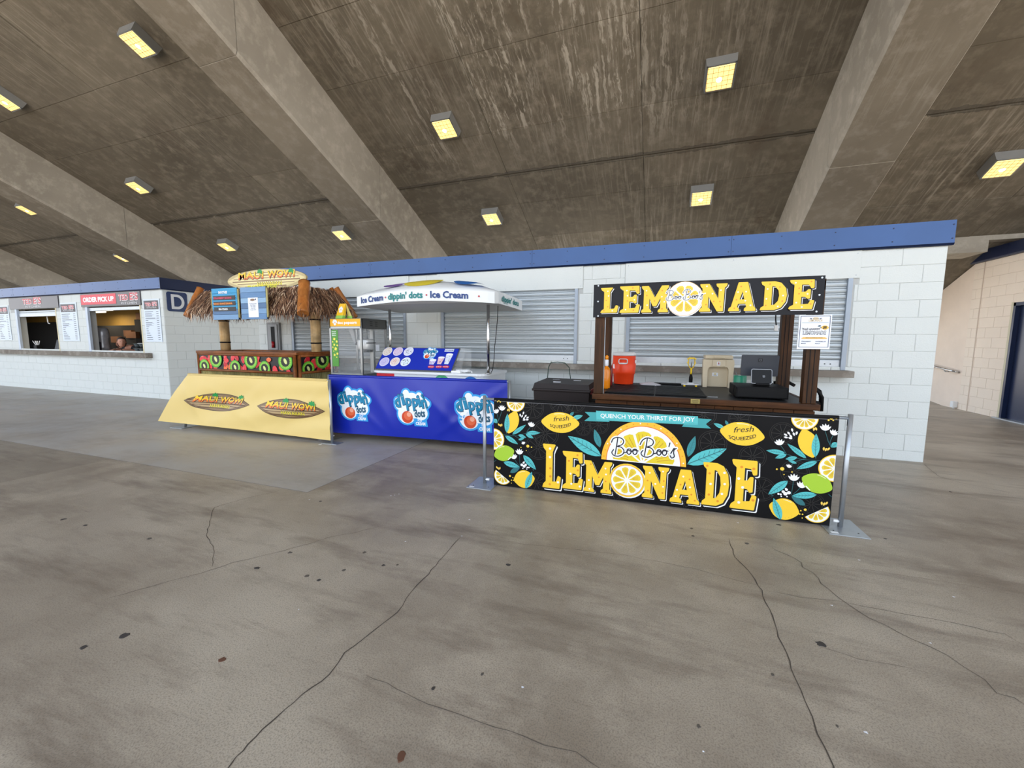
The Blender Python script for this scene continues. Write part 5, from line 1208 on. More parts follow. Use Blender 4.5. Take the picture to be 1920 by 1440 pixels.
B().m(m_glass).hexa([(-2.72, 5.10, DZ), (-2.63, 5.10, DZ), (-2.63, 5.14, DZ), (-2.72, 5.14, DZ), (-2.72, 5.32, 1.34), (-2.63, 5.32, 1.34), (-2.63, 5.325, 1.34), (-2.72, 5.325, 1.34)]).build('side_guard', t, world=True)
B().m(m_glass).box((-4.0, 5.335, DZ), (-2.56, 5.34, 1.33)).build('rear_guard', t, world=True)
t = thing('power_strip_cord', 'coiled white power cord lying on the ice cream cart beside the flavour board', 'cord', (-2.6, 5.12, DZ))
s = B().m(m_wplastic); P = []
for i in range(60): a = i * .42; P.append((-2.56 + .11 * math.cos(a) * (1 - i * .006), 5.12 + .05 * math.sin(a * 1.3), DZ + .01 + .03 * abs(math.sin(i * .23))))
s.tube(P, .008, 6); s.build('coil', t, world=True)
B().m(m_wplastic).box((-2.74, 5.06, DZ), (-2.60, 5.10, DZ + .03), .006).build('socket_strip', t, world=True)
t = thing('lamp_cord', 'thin black cord hanging from the canopy beside the right chrome pole', 'cord', (-2.11, 5.2, 1.9))
B().m(m_black).tube([(-2.10, 5.22, 1.92), (-2.105, 5.22, 1.75), (-2.13, 5.22, 1.5), (-2.15, 5.22, 1.35), (-2.155, 5.22, 1.2), (-2.17, 5.2, 1.05), (-2.19, 5.19, DZ + .004)], .005, 6).build('cable', t, world=True)

# ================================================================== POPCORN MACHINE
PX0, PX1, PY0, PY1, PZ0, PZ1 = -4.905, -4.285, 5.1, 5.72, .875, 1.775
t = thing('popcorn_machine', 'steel and glass popcorn machine with yellow header between thatched stand and ice cream cart', 'popcorn machine', (-4.6, 5.4, 0))
B().m(m_dgrey).box((PX0 + .02, PY0 + .03, .1), (PX1 - .02, PY1, PZ0), .01).build('base_cabinet', t, world=True)
for x in (PX0 + .08, PX1 - .08):
    for y in (PY0 + .1, PY1 - .1): B().m(m_black).cyl((x - .015, y, .05), (x + .015, y, .05), .05, n=16).build('wheel', t, world=True)
B().m(m_steel).box((PX0, PY0, PZ0), (PX1, PY1, PZ0 + .05), .005).build('floor_pan', t, world=True)
for x in (PX0, PX1 - .035):
    for y in (PY0, PY1 - .03): B().m(m_steel).box((x, y, PZ0 + .05), (x + .035, y + .03, PZ1), .004).build('corner_post', t, world=True)
hd = B().m(mat('header_steel', (96, 96, 94), .35, .7, .08)).box((PX0, PY0, PZ1 - .155), (PX1, PY1, PZ1), .006).build('header_box', t, world=True)
for k in range(2):
    for j in range(3): B().m(m_black).box((PX1 - .001, PY0 + .2 + k * .12, PZ1 - .05 - j * .03), (PX1 + .002, PY0 + .26 + k * .12, PZ1 - .043 - j * .03)).build('vent_slot', hd, world=True)
A = Art((PX0, PY0, PZ1 - .155), (1, 0, 0), (0, 0, 1), hd, lift=.001); A.poly([(.025, .035), (.605, .035), (.605, .148), (.025, .148)], (252, 184, 14), 1)
for dx, dy in ((0, 0), (.022, .012), (-.022, .01), (.01, .028), (-.012, .03), (0, -.02)): A.ell((.12 + dx, .09 + dy), .024, .022, WHT, 2, n=14)
A.stroke([(.105, .08), (.125, .1), (.135, .08), (.115, .1)], .005, (236, 150, 20), 3); A.text('doc popcorn', (.17, .072), (.54, .072), .042, WHT, 2, .04); A.poly([(.03, .0), (.6, .0), (.6, .03), (.03, .03)], (206, 208, 208), 1); A.build('header_print')
for nm, a, b2 in (('front_glass', (PX0 + .035, PY0 + .01, PZ0 + .05), (PX1 - .035, PY0 + .014, PZ1 - .155)), ('side_glass', (PX1 - .014, PY0 + .03, PZ0 + .05), (PX1 - .010, PY1 - .03, PZ1 - .155)), ('side_glass', (PX0 + .010, PY0 + .03, PZ0 + .05), (PX0 + .014, PY1 - .03, PZ1 - .155)), ('rear_glass', (PX0 + .035, PY1 - .015, PZ0 + .05), (PX1 - .035, PY1 - .011, PZ1 - .155))):
    B().m(m_glass).box(a, b2).build(nm, t, world=True)
k0 = (-4.45, 5.38)
kt = B().m(mat('kettle_aluminium', (206, 206, 204), .3, .5)).lathe((k0[0], k0[1], 1.29), [(.02, 0), (.12, .001), (.125, .02), (.125, .15), (.118, .165), (.02, .17)], 24).build('kettle', t, world=True)
B().m(m_steel).cyl((k0[0], k0[1], 1.25), (k0[0], k0[1], 1.29), .06, n=14).build('kettle_base', kt, world=True)
B().m(mat('kettle_arm', (186, 188, 190), .35, .4)).hexa([(-4.66, 5.36, 1.40), (-4.62, 5.36, 1.38), (-4.62, 5.40, 1.38), (-4.66, 5.40, 1.40), (-4.76, 5.36, 1.62), (-4.66, 5.36, 1.62), (-4.66, 5.40, 1.62), (-4.76, 5.40, 1.62)]).build('kettle_arm', kt, world=True)
B().m(m_black).cyl((-4.63, 5.38, 1.385), (-4.56, 5.38, 1.385), .022, n=12).build('pivot_knob', kt, world=True)
for x in (-4.50, -4.41): B().m(m_steel).cyl((x, 5.38, 1.46), (x, 5.38, 1.62), .008, n=8).build('hanger_rod', kt, world=True)
B().m(m_steel).box((PX1 - .14, 5.45, PZ0 + .05), (PX1 - .07, 5.50, PZ1 - .155), .005).build('stay_column', t, world=True)
B().m(m_black).tube([(PX1 + .004, PY0 + .1, 1.40), (PX1 + .02, PY0 + .12, 1.40), (PX1 + .02, PY0 + .3, 1.40)], .007, 6).build('door_handle', t, world=True)
B().m(m_paper).box((PX1 - .009, 5.44, 1.27), (PX1 - .006, 5.52, 1.37)).build('notice', t, world=True)
st_ = B().m(mat('strip_green', (84, 154, 60), .5)).box((PX0 + .04, PY0 + .001, 1.03), (PX0 + .165, PY0 + .006, 1.60)).build('green_strip', t, world=True)
A = Art((PX0 + .04, PY0 + .001, 1.03), (1, 0, 0), (0, 0, 1), st_, lift=.0008)
for x, y, r_ in ((.055, .43, .02), (.10, .39, .017), (.02, .385, .012), (.05, .34, .017), (.108, .33, .014), (.02, .30, .012), (.075, .275, .024), (.035, .24, .009), (.105, .2, .018), (.05, .18, .017), (.09, .145, .01)):
    for a in range(4): A.ell((x + r_ * .55 * math.cos(a * PI / 2 + .4), y + r_ * .55 * math.sin(a * PI / 2 + .4)), r_ * .6, r_ * .6, (248, 234, 90), 1, n=10)
for i, w_ in enumerate(('Fresh', 'Popped', 'Flavors')): A.text(w_, (.012, .535 - i * .028), (.09, .535 - i * .028), .018, WHT, 1, .03)
A.build('strip_print')
t = thing('popcorn_bag', 'yellow and green folded popcorn bag standing on top of the popcorn machine', 'bag', (-4.7, 5.2, PZ1))
s = B().m(ink((250, 196, 20))); P0 = [(-4.81, 5.16, PZ1 + .05), (-4.66, 5.16, PZ1 + .05), (-4.64, 5.2, PZ1 + .235), (-4.755, 5.2, PZ1 + .235)]
s.hexa([(-4.81, 5.16, PZ1 + .05), (-4.68, 5.16, PZ1 + .05), (-4.66, 5.2, PZ1 + .05), (-4.79, 5.2, PZ1 + .05), (-4.77, 5.20, PZ1 + .235), (-4.655, 5.20, PZ1 + .235), (-4.65, 5.21, PZ1 + .235), (-4.765, 5.21, PZ1 + .235)]); fr_ = s.build('front_panel', t, world=True)
B().m(ink((150, 206, 90))).hexa([(-4.82, 5.15, PZ1), (-4.69, 5.15, PZ1), (-4.67, 5.2, PZ1), (-4.80, 5.2, PZ1), (-4.81, 5.16, PZ1 + .05), (-4.68, 5.16, PZ1 + .05), (-4.66, 5.2, PZ1 + .05), (-4.79, 5.2, PZ1 + .05)]).build('green_foot', t, world=True)
B().m(ink((232, 214, 130))).hexa([(-4.68, 5.26, PZ1 + .045), (-4.60, 5.26, PZ1 + .045), (-4.60, 5.27, PZ1 + .045), (-4.68, 5.27, PZ1 + .045), (-4.66, 5.205, PZ1 + .23), (-4.645, 5.205, PZ1 + .23), (-4.645, 5.21, PZ1 + .23), (-4.66, 5.21, PZ1 + .23)]).build('rear_panel', t, world=True)
B().m(ink((150, 206, 90))).box((-4.69, 5.255, PZ1), (-4.59, 5.275, PZ1 + .045)).build('green_foot', t, world=True)
A = Art((-4.81, 5.16, PZ1 + .05), (1, 0, 0), (0, .04, .185), fr_, lift=.001)
for dx, dy in ((0, 0), (.02, .012), (-.018, .012), (.006, .03), (-.008, -.022), (.014, -.02)): A.ell((.078 + dx, .09 + dy), .022, .024, WHT, 1, n=14)
A.stroke([(.065, .08), (.085, .1), (.09, .08), (.072, .1)], .004, (240, 180, 30), 2); A.build('bag_print')

# ================================================================== THATCHED SMOOTHIE STAND
MX0, MX1, MY0, MY1, MZ = -7.69, -5.40, 4.91, 5.80, 1.245
t = thing('smoothie_stand', 'bamboo smoothie stand with thatched roof and fruit printed counter behind yellow banner', 'stand', (-6.55, 5.35, 0))
m_bamd = wood('bamboo_stained', (120, 66, 28), (176, 104, 52), 0, .4, .5); m_bamz = wood('bamboo_post', (204, 160, 104), (238, 204, 150), 2, .4, .5); m_bamo = wood('bamboo_orange', (170, 96, 42), (212, 138, 70), 2, .35, .5); m_cane = wood('bamboo_cane_pale', (196, 182, 118), (232, 222, 160), 2, .45, .6)
B().m(mat('stand_core', (70, 60, 44), .8)).box((MX0 + .06, MY0 + .05, .08), (MX1 - .06, MY1 - .05, MZ - .04)).build('cabinet_body', t, world=True)
B().m(m_bamd).box((MX0 - .02, MY0 - .02, MZ - .045), (MX1 + .02, MY0 + .22, MZ), .008).box((MX1 - .2, MY0 + .22, MZ - .045), (MX1 + .02, MY1, MZ), .006).box((MX0 - .02, MY0 + .22, MZ - .045), (MX0 + .2, MY1, MZ), .006).build('counter_top', t, world=True)
B().m(m_bamd).box((MX0 + .2, MY1 - .2, MZ - .045), (MX1 - .2, MY1, MZ), .006).build('rear_shelf', t, world=True)
for x, y in ((MX0 + .01, MY0 + .01), (MX1 - .04, MY0 + .0), (MX1 - .01, MY0 + .06), (MX1 - .02, MY1 - .03)): B().m(m_bamd).cyl((x, y, .02), (x, y, MZ - .045), .028, n=12).build('corner_cane', t, world=True)
for z in (MZ - .06, .912): B().m(m_bamd).cyl((MX0, MY0 + .005, z), (MX1 - .03, MY0 + .005, z), .022, n=10).build('rail', t, world=True); B().m(m_bamd).cyl((MX1 - .005, MY0 + .04, z), (MX1 - .005, MY1, z), .022, n=10).build('rail', t, world=True)
cane = None
def cane_mesh(h):
    s = B().m(m_cane); r_ = .0175; prof = []
    z = 0
    while z < h: prof += [(r_, z), (r_ * 1.0, z + .2), (r_ * 1.12, z + .21), (r_, z + .22)]; z += .23
    s.skin([s.ring((0, 0, min(z_, h)), (0, 0, 1), q, 8) for q, z_ in prof]); me = bpy.data.meshes.new('cane'); s.bm.to_mesh(me); s.bm.free(); me.materials.append(m_cane); return me
cm = cane_mesh(.86); inv = root_mat(t).inverted()
n = int((MX1 - MX0 - .1) / .038)
for i in range(n): o = link('cane', cm, t); o.location = inv @ Vector((MX0 + .06 + i * .038, MY0 + .02, .04))
for i in range(int((MY1 - MY0 - .12) / .038)): o = link('cane', cm, t); o.location = inv @ Vector((MX1 - .02, MY0 + .11 + i * .038, .04))
# fruit print panels
def fruit(A, x0, x1, z0, z1, seed):
    A.clip = (x0, z0, x1, z1); A.step = .00008; rnd = random.Random(seed); A.poly([(x0, z0), (x1, z0), (x1, z1), (x0, z1)], (20, 16, 18), 1); k = 2
    H = z1 - z0; n = int((x1 - x0) / .11)
    for i in range(n):
        for j in range(3):
            c = (x0 + (i + rnd.random()) * .11, z0 + (j + rnd.random() * .8) * H / 3); r_ = rnd.uniform(.045, .075); a = rnd.random() * 3
            if rnd.random() < .25: continue
            lemon(A, c, r_ * 1.1, r_ * .75, a, k, rnd.choice([(214, 26, 46), (196, 16, 40), (232, 50, 60), (240, 110, 50)]), .05); k += 3
            for q in range(5): A.ell((c[0] + rnd.uniform(-.5, .5) * r_, c[1] + rnd.uniform(-.4, .4) * r_), .003, .002, (250, 150, 130), k, n=6)
            k += 1
    x = x0 + .13; i = 0
    while x < x1 + .1:
        c = (x, z0 + H * (.18, .72)[i % 2]); r_ = .125 if i % 2 == 0 else .15; x += (.30, .46, .38)[i % 3]; i += 1
        A.ell(c, r_, r_ * .95, (84, 176, 44), k, .3); A.ell(c, r_ * .84, r_ * .8, (150, 214, 70), k + 1, .3); A.ell(c, r_ * .62, r_ * .58, (14, 20, 12), k + 2, .3)
        for q in range(20): a = q * .314; A.stroke([(c[0] + r_ * .55 * math.cos(a), c[1] + r_ * .55 * math.sin(a)), (c[0] + r_ * .72 * math.cos(a), c[1] + r_ * .72 * math.sin(a))], .005, (14, 20, 12), k + 3)
        A.ell(c, r_ * .2, r_ * .34, (226, 230, 150), k + 3, .5); k += 5
    A.build('fruit_print'); A.clip = None
fp = B().m(ink((20, 16, 18))).box((MX0 + .035, MY0 - .002, .93), (MX1 - .07, MY0 + .02, MZ - .075)).build('fruit_panel', t, world=True)
fruit(Art((0, MY0 - .002, 0), (1, 0, 0), (0, 0, 1), fp, lift=.0004), MX0 + .04, MX1 - .075, .935, MZ - .08, 3)
fp = B().m(ink((20, 16, 18))).box((MX1 - .02, MY0 + .085, .93), (MX1 + .0, MY1 - .05, MZ - .075)).build('fruit_panel', t, world=True)
fruit(Art((MX1, 0, 0), (0, 1, 0), (0, 0, 1), fp, lift=.0004), MY0 + .09, MY1 - .055, .935, MZ - .08, 4)
# bamboo posts with black straps
for x in (-7.60, -5.43):
    s = B().m(m_bamz); prof = []; z = MZ
    while z < 2.1: prof += [(.08, z), (.08, z + .26), (.085, z + .275), (.079, z + .29)]; z += .3
    s.lathe((x, 5.35, 0), prof, 20); o = s.build('bamboo_post', t, world=True)
    for z in (MZ + .13, MZ + .52): B().m(m_black).lathe((x, 5.35, z), [(.081, 0), (.087, .002), (.087, .022), (.081, .024)], 20).build('strap', o, world=True)
B().m(m_black).cyl((-7.5, 5.3, MZ + .54), (-7.38, 5.24, MZ + .53), .012, n=8).build('strap_end', t, world=True)
# thatched roof: frame, hips, strands
RX0, RX1, RY0, RY1, RZ0, RZ1 = -7.60, -5.08, 4.76, 5.86, 1.90, 2.27
TX0, TX1, TY0, TY1 = -7.60, -5.30, 5.02, 5.66
lo = [(RX0, RY0), (RX1, RY0), (RX1, RY1), (RX0, RY1)]; hi = [(TX0, TY0), (TX1, TY0), (TX1, TY1), (TX0, TY1)]
s = B().m(mat('roof_board_dark', (44, 36, 30), .9)); s.hexa([(x, y, RZ0) for x, y in lo] + [(x, y, RZ1) for x, y in hi]); s.build('roof_core', t, world=True)
m_th = bpy.data.materials.new('thatch'); nt, bs = nodes(m_th)
nn = noise(nt, pos(nt, (50, 50, 5)), 1.6, 3); nt.links.new(mixc(nt, ramp(nt, nn, .35, .68), lin((74, 48, 34)), lin((182, 140, 104))), bs.inputs['Base Color']); bs.inputs['Roughness'].default_value = .8
rnd = random.Random(11)
m_ths = [mat('thatch_dark', (66, 42, 30), .9, 0, .2, 30), mat('thatch_brown', (118, 82, 58), .85, 0, .2, 30), mat('thatch_tan', (168, 128, 96), .8, 0, .15, 30), mat('thatch_pale', (222, 190, 158), .75, 0, .1, 30)]
def strands(name, a0, b0, a1, b1, nrm, dens):
    s = B(); s.mats = list(m_ths); nrm = Vector(nrm).normalized(); a0, b0, a1, b1 = map(Vector, (a0, b0, a1, b1)); L = (b0 - a0).length
    rows = 5
    for i in range(int(L * dens)):
        for r_ in range(rows):
            u = rnd.random(); v0 = max(0, (r_ + rnd.uniform(-.3, .5)) / rows); v1 = min(1.22, v0 + rnd.uniform(.3, .5)) if r_ < rows - 1 else rnd.uniform(1.04, 1.42)
            def P(u_, v_, l):
                top = a1.lerp(b1, u_); bot = a0.lerp(b0, u_); q = top.lerp(bot, v_)
                if v_ > 1: q = bot + Vector((0, 0, -(v_ - 1) * .42)) + (bot - top) * (v_ - 1) * .35
                return q + nrm * l
            s.cur = rnd.choice((0, 0, 1, 1, 1, 2, 2, 3))
            du = rnd.uniform(-.06, .05) / max(L, .5) * 2.2; l0 = rnd.uniform(.004, .045); w = rnd.uniform(.003, .0085)
            d = (b0 - a0).normalized() * w
            p = P(u, v0, l0); q = P(u + du * .5, (v0 + v1) / 2, l0 + rnd.uniform(.0, .02)); e = P(u + du, v1, l0 + rnd.uniform(-.005, .03))
            vs = [s.bm.verts.new(x) for x in (p - d, p + d, q + d, q - d)]; v2 = s.bm.verts.new(e)
            s._f([s.bm.faces.new(vs)]); s._f([s.bm.faces.new((vs[3], vs[2], v2))])
    tag(s.build(name, t, world=True), kind='stuff')
def c3(p, z): return (p[0], p[1], z)
strands('thatch', c3(lo[0], RZ0), c3(lo[1], RZ0), c3(hi[0], RZ1), c3(hi[1], RZ1), (0, -1, .5), 230)
strands('thatch', c3(lo[1], RZ0), c3(lo[2], RZ0), c3(hi[1], RZ1), c3(hi[2], RZ1), (1, 0, .5), 230)
strands('thatch', c3(lo[3], RZ0), c3(lo[0], RZ0), c3(hi[3], RZ1), c3(hi[0], RZ1), (-1, 0, .5), 110)
strands('thatch', c3(lo[2], RZ0), c3(lo[3], RZ0), c3(hi[2], RZ1), c3(hi[3], RZ1), (0, 1, .5), 50)
for i, (w_, dx) in enumerate(((.055, 0), (.082, 0), (.045, 0), (.045, 0))):
    a, b2 = Vector(c3(lo[i], RZ0 - .07)), Vector(c3(hi[i], RZ1 + .06)); out = (Vector(((a.x + 6.5), (a.y - 5.35), 0))).normalized() * .035
    s = B().m(m_bamo); n_ = 14; rings = []
    for k in range(n_ + 1):
        f = k / n_; node = (k % 5 == 4); rings.append(s.ring(a.lerp(b2, f) + out, b2 - a, w_ * (1.07 if node else 1), 16))
    s.skin(rings); s.build('hip_bamboo', t, world=True)
B().m(m_bamo).cyl((RX1 - .12, RY1 - .1, RZ0 - .02), (TX1 - .08, TY1 + .02, RZ1 + .06), .035, n=10).build('hip_bamboo', t, world=True)
# surfboard sign on the roof
sf = thing('surfboard_sign', 'pale striped surfboard sign mounted on top of thatched roof', 'sign', (-6.32, 5.2, 2.27))
ctr = (-6.325, 2.45); Wd, Hd = 1.80, .345
pl = [(ctr[0] + Wd / 2 * math.cos(a), ctr[1] + Hd / 2 * abs(math.sin(a)) ** 1.0 * (1 if math.sin(a) > 0 else -1)) for a in [2 * PI * i / 48 for i in range(48)]]
bo = B().m(mat('surfboard_edge', (196, 176, 124), .4)).prism(pl, (0, 5.2, 0), (1, 0, 0), (0, 0, 1), -.03).build('board', sf, world=True)
A = Art((0, 5.2, 0), (1, 0, 0), (0, 0, 1), bo, lift=.001); surfboard(A, ctr, Wd * .99, Hd * .99, ((214, 196, 142), (240, 226, 166), (150, 118, 84)), 1, True, True, True); A.build('surfboard_print')
for x in (-6.9, -5.75): B().m(m_galv).box((x - .02, 5.205, 2.2), (x + .02, 5.225, 2.42)).build('bracket', sf, world=True)
# two blue plank menu boards hung from the roof front
m_bl = [mat('plank_blue_%d' % i, c, .55, 0, .14, 14, .1, 40, (1, 1, 6)) for i, c in enumerate(((118, 156, 196), (96, 136, 180), (140, 176, 208), (82, 116, 156)))]
m_bt = mat('plank_turquoise', (40, 150, 200), .5, 0, .08, 12, 0, 60, (1, 1, 6))
for bi, (x0, x1, z0, z1, lab) in enumerate(((-6.86, -6.29, 1.757, 2.255, 'blue plank menu board with three black flavour strips hanging on thatched roof'), (-6.215, -5.68, 1.757, 2.250, 'plain blue plank board with a white paper menu hanging on thatched roof'))):
    mb = thing('menu_board', lab, 'menu board', ((x0 + x1) / 2, 4.66, z0), group=None)
    B().m(m_dark).box((x0, 4.672, z0), (x1, 4.69, z1)).build('backing', mb, world=True)
    N_ = 6
    for k in range(N_):
        za = z0 + (z1 - z0) * k / N_; zb_ = z0 + (z1 - z0) * (k + 1) / N_
        B().m(m_bt if (bi == 0 and k > 1) else m_bl[(k * 3 + bi) % 4]).box((x0, 4.66, za + .0015), (x1, 4.673, zb_ - .0015), .002).build('plank', mb, world=True)
    B().m(m_cane).cyl((x1 + .018, 4.67, z0 + .03), (x1 + .018, 4.67, z1 - .02), .014, n=8).build('edge_cane', mb, world=True)
    if bi == 0: B().m(m_cane).cyl((x0 - .015, 4.67, z0 + .15), (x0 - .015, 4.67, z1 - .05), .012, n=8).build('edge_cane', mb, world=True)
    A = Art((0, 4.66, 0), (1, 0, 0), (0, 0, 1), mb, lift=.0012)
    if bi == 0:
        A.text('SMOOTHIES', (x0 + .16, z1 - .085), (x0 + .36, z1 - .085), .038, WHT, 1, .04); A.build('title_lettering')
        for k, (tx, col, a, b2) in enumerate((('STRAWBERRY BANANA', (210, 60, 90), .05, .46), ('MANGO ORANGE BANANA', (240, 140, 50), .04, .47), ('PINA COLADA', (240, 240, 240), .15, .36))):
            zc = z1 - .155 - k * .088; jag = [(x0 + .03, zc - .032), (x1 - .03, zc - .032), (x1 - .045, zc - .015), (x1 - .03, zc), (x1 - .045, zc + .018), (x1 - .03, zc + .034), (x0 + .03, zc + .034), (x0 + .042, zc + .01)]
            st = B().m(ink((24, 24, 26))).prism(jag, (0, 4.66, 0), (1, 0, 0), (0, 0, 1), .004).build('flavour_strip', mb, world=True)
            A2 = Art((0, 4.655, 0), (1, 0, 0), (0, 0, 1), st, lift=.0008); A2.text(tx, (x0 + a, zc - .014), (x0 + b2, zc - .014), .028, col, 1, .05); A2.build('strip_lettering')
    else:
        pr = B().m(m_paper).box((x0 + .165, 4.654, z0 + .03), (x0 + .375, 4.659, z0 + .33)).build('paper_menu', mb, world=True)
        A2 = Art((x0 + .165, 4.654, z0 + .03), (1, 0, 0), (0, 0, 1), pr, lift=.0006); A2.ell((.10, .265), .05, .017, (130, 100, 74), 1); A2.ell((.165, .272), .012, .012, (60, 80, 120), 2)
        for k, (w_) in enumerate((.15, .11, .10, .09, .12)): A2.text(('Tropical Fruits', 'Kiwi Mango', 'Pina Colada', 'Small $8', 'Large $10')[k], (.105 - w_ / 2, .205 - k * .024), (.105 + w_ / 2, .205 - k * .024), .013, (70, 84, 120), 1, .02)
        A2.build('menu_lettering')

# ================================================================== LEFT KITCHEN WINDOWS: signs, menus, people, counter things
SY = 6.275; GRY = (74, 70, 74); RD = (214, 70, 84)
def ted(A, x, z, w, h, k=1):
    for dx, dz, c, kk, bo in ((0, 0, (246, 230, 232), k, .07), (-.004 * w / .5, .004 * w / .5, (198, 60, 74), k + 1, .02)):
        A.text('TED', (x + dx, z + h * .36 + dz), (x + w * .5 + dx, z + h * .36 + dz), h * .52, c, kk, bo); A.text("E'S", (x + w * .58 + dx, z + h * .36 + dz), (x + w + dx, z + h * .36 + dz), h * .62, c, kk, bo)
    A.text('KITCHEN', (x + w * .12, z), (x + w * .92, z), h * .2, (226, 226, 230), k, .0)
t = thing('sign_board', 'dark grey kitchen sign board over the far left window without any red panel', 'sign', (-16.4, SY, 2.25)); bd = B().m(mat('sign_grey', GRY, .3, 0, .05)).box((-17.65, SY - .006, 2.255), (-15.155, SY + .02, 2.565)).build('board', t, world=True)
A = Art((0, SY - .006, 0), (1, 0, 0), (0, 0, 1), bd, lift=.002); ted(A, -16.9, 2.285, .95, .27); A.build('sign_lettering')
t = thing('sign_board', 'grey kitchen sign board with red ORDER PICK UP panel over the right kitchen window', 'sign', (-12.9, SY, 2.25)); bd = B().m(mat('sign_grey', GRY, .3)).box((-14.12, SY - .006, 2.245), (-11.69, SY + .02, 2.57)).build('board', t, world=True)
A = Art((0, SY - .006, 0), (1, 0, 0), (0, 0, 1), bd, lift=.002); A.poly([(-14.10, 2.295), (-12.625, 2.295), (-12.625, 2.545), (-14.10, 2.545)], (226, 70, 84), 1); A.text('ORDER PICK UP', (-14.01, 2.365), (-12.71, 2.365), .115, WHT, 2, .05); ted(A, -12.52, 2.275, .76, .27); A.build('sign_lettering')
for i, (x0, x1, lab) in enumerate(((-18.4, -17.75, 'leftmost of the three tall white menu posters on the kitchen wall'), (-15.115, -14.365, 'tall white menu poster between the two kitchen windows'), (-11.61, -11.02, 'tall white menu poster beside the corner, right of the order pick up window'))):
    t = thing('menu_poster', lab, 'poster', ((x0 + x1) / 2, SY, 1.37), group='menu posters on the kitchen wall'); bd = B().m(mat('poster_sheet', (214, 226, 240), .4, 0, .02)).box((x0, SY + .002, 1.37), (x1, SY + .01, 2.37)).build('sheet', t, world=True)
    W_ = x1 - x0; A = Art((x0, SY + .002, 1.37), (1, 0, 0), (0, 0, 1), bd, lift=.002); A.poly([(.04 * W_, .76), (.94 * W_, .76), (.94 * W_, .965), (.04 * W_, .965)], GRY, 1); ted(A, .12 * W_, .785, .74 * W_, .15, 2)
    rnd = random.Random(i)
    for k, (w_, sub) in enumerate(((.5, 0), (.4, 1), (.42, 0), (.6, 1), (.16, 0), (.4, 1), (.34, 1), (.18, 0), (.12, 0), (.14, 0), (.2, 0), (.26, 0), (.34, 0), (.36, 0))):
        z = .705 - k * .05; A.stroke([(.08 * W_, z), ((.08 + w_) * W_, z)], .012, (70, 80, 96), 1); A.stroke([(.78 * W_, z), (.9 * W_, z)], .012, (70, 80, 96), 1)
        if sub: A.stroke([(.08 * W_, z - .02), ((.2 + w_) * W_, z - .02)], .005, (120, 132, 150), 1)
    A.build('menu_lettering')
# window A counter things
t = thing('cup_dispenser', 'dark cup dispenser with white straws on the far left kitchen counter', 'dispenser', (-16.9, 6.45, 1.10))
B().m(m_black).box((-17.02, 6.42, 1.10), (-16.86, 6.55, 1.24), .01).build('holder', t, world=True)
s = B().m(m_wplastic)
for i in range(9): a = random.uniform(-.1, .1); s.cyl((-16.96 + .012 * (i - 4), 6.48, 1.2), (-16.96 + .03 * (i - 4) + a * .4, 6.47 + a * .3, 1.36), .006, n=6)
tag(s.build('straws', t, world=True), kind='stuff')
t = thing('register_terminal', 'dark register on the far left kitchen counter beside the straws', 'register', (-15.7, 6.6, 1.1))
B().m(m_dgrey).box((-16.0, 6.5, 1.1), (-15.5, 6.8, 1.22), .01).build('register_body', t, world=True); B().m(m_dgrey).hexa([(-16.4, 6.6, 1.12), (-16.1, 6.6, 1.12), (-16.1, 6.63, 1.12), (-16.4, 6.63, 1.12), (-16.42, 6.68, 1.4), (-16.12, 6.68, 1.4), (-16.12, 6.71, 1.4), (-16.42, 6.71, 1.4)]).build('screen', t, world=True)
B().m(m_paper).box((-15.55, 6.52, 1.32), (-15.45, 6.53, 1.39)).build('notice', t, world=True)
B().m(mat('red_card', (150, 24, 40), .5)).box((-16.0, 6.62, 1.33), (-15.75, 6.63, 1.42), .004).build('red_card', t, world=True)
t = thing('pull_cord', 'white pull strap hanging inside the far left kitchen window', 'strap', (-16.35, 6.5, 1.9))
B().m(m_wplastic).tube([(-16.4, 6.52, 2.12), (-16.38, 6.52, 1.9), (-16.36, 6.52, 1.86), (-16.30, 6.52, 1.85)], .012, 6).build('strap', t, world=True)
# window B
t = thing('wrapped_bundle', 'upright bundle wrapped in shiny plastic in the order pick up window', 'bundle', (-14.33, 6.72, 1.1))
s = B().m(mat('shiny_wrap', (170, 172, 180), .25, .3, .3, 12)); s.skin([s.ring((-14.33 + .05 * z, 6.72, 1.10 + z), (0, 0, 1), r_ * random.uniform(.93, 1.07), 14) for z, r_ in ((0, .15), (.1, .16), (.25, .145), (.4, .155), (.50, .145), (.60, .13), (.63, .09))]); s.build('wrap', t, world=True)
B().m(mat('wrap_dark_band', (40, 42, 60), .4)).box((-14.26, 6.56, 1.1), (-14.16, 6.62, 1.35), .02).build('dark_band', t, world=True)  # dark blue-grey block on the lower front of the wrap
t = thing('cup_carrier', 'dark grey cup carriers stacked at the right end of the order pick up counter', 'carrier', (-12.0, 6.45, 1.1))
for k, z in enumerate((1.105, 1.22)):
    B().m(mat('carrier_grey', (52, 62, 64), .6)).box((-12.35, 6.38, z + .085), (-11.98, 6.58, z + .10), .006).build('tray', t, world=True)
    for x in (-12.27, -12.08): B().m(mat('carrier_grey', (52, 62, 64), .6)).lathe((x, 6.44, z), [(.03, 0), (.045, .001), (.07, .085)], 14).build('cup', t, world=True)
B().m(m_paper).box((-12.2, 6.4, 1.325), (-12.02, 6.5, 1.332)).build('paper_note', t, world=True)
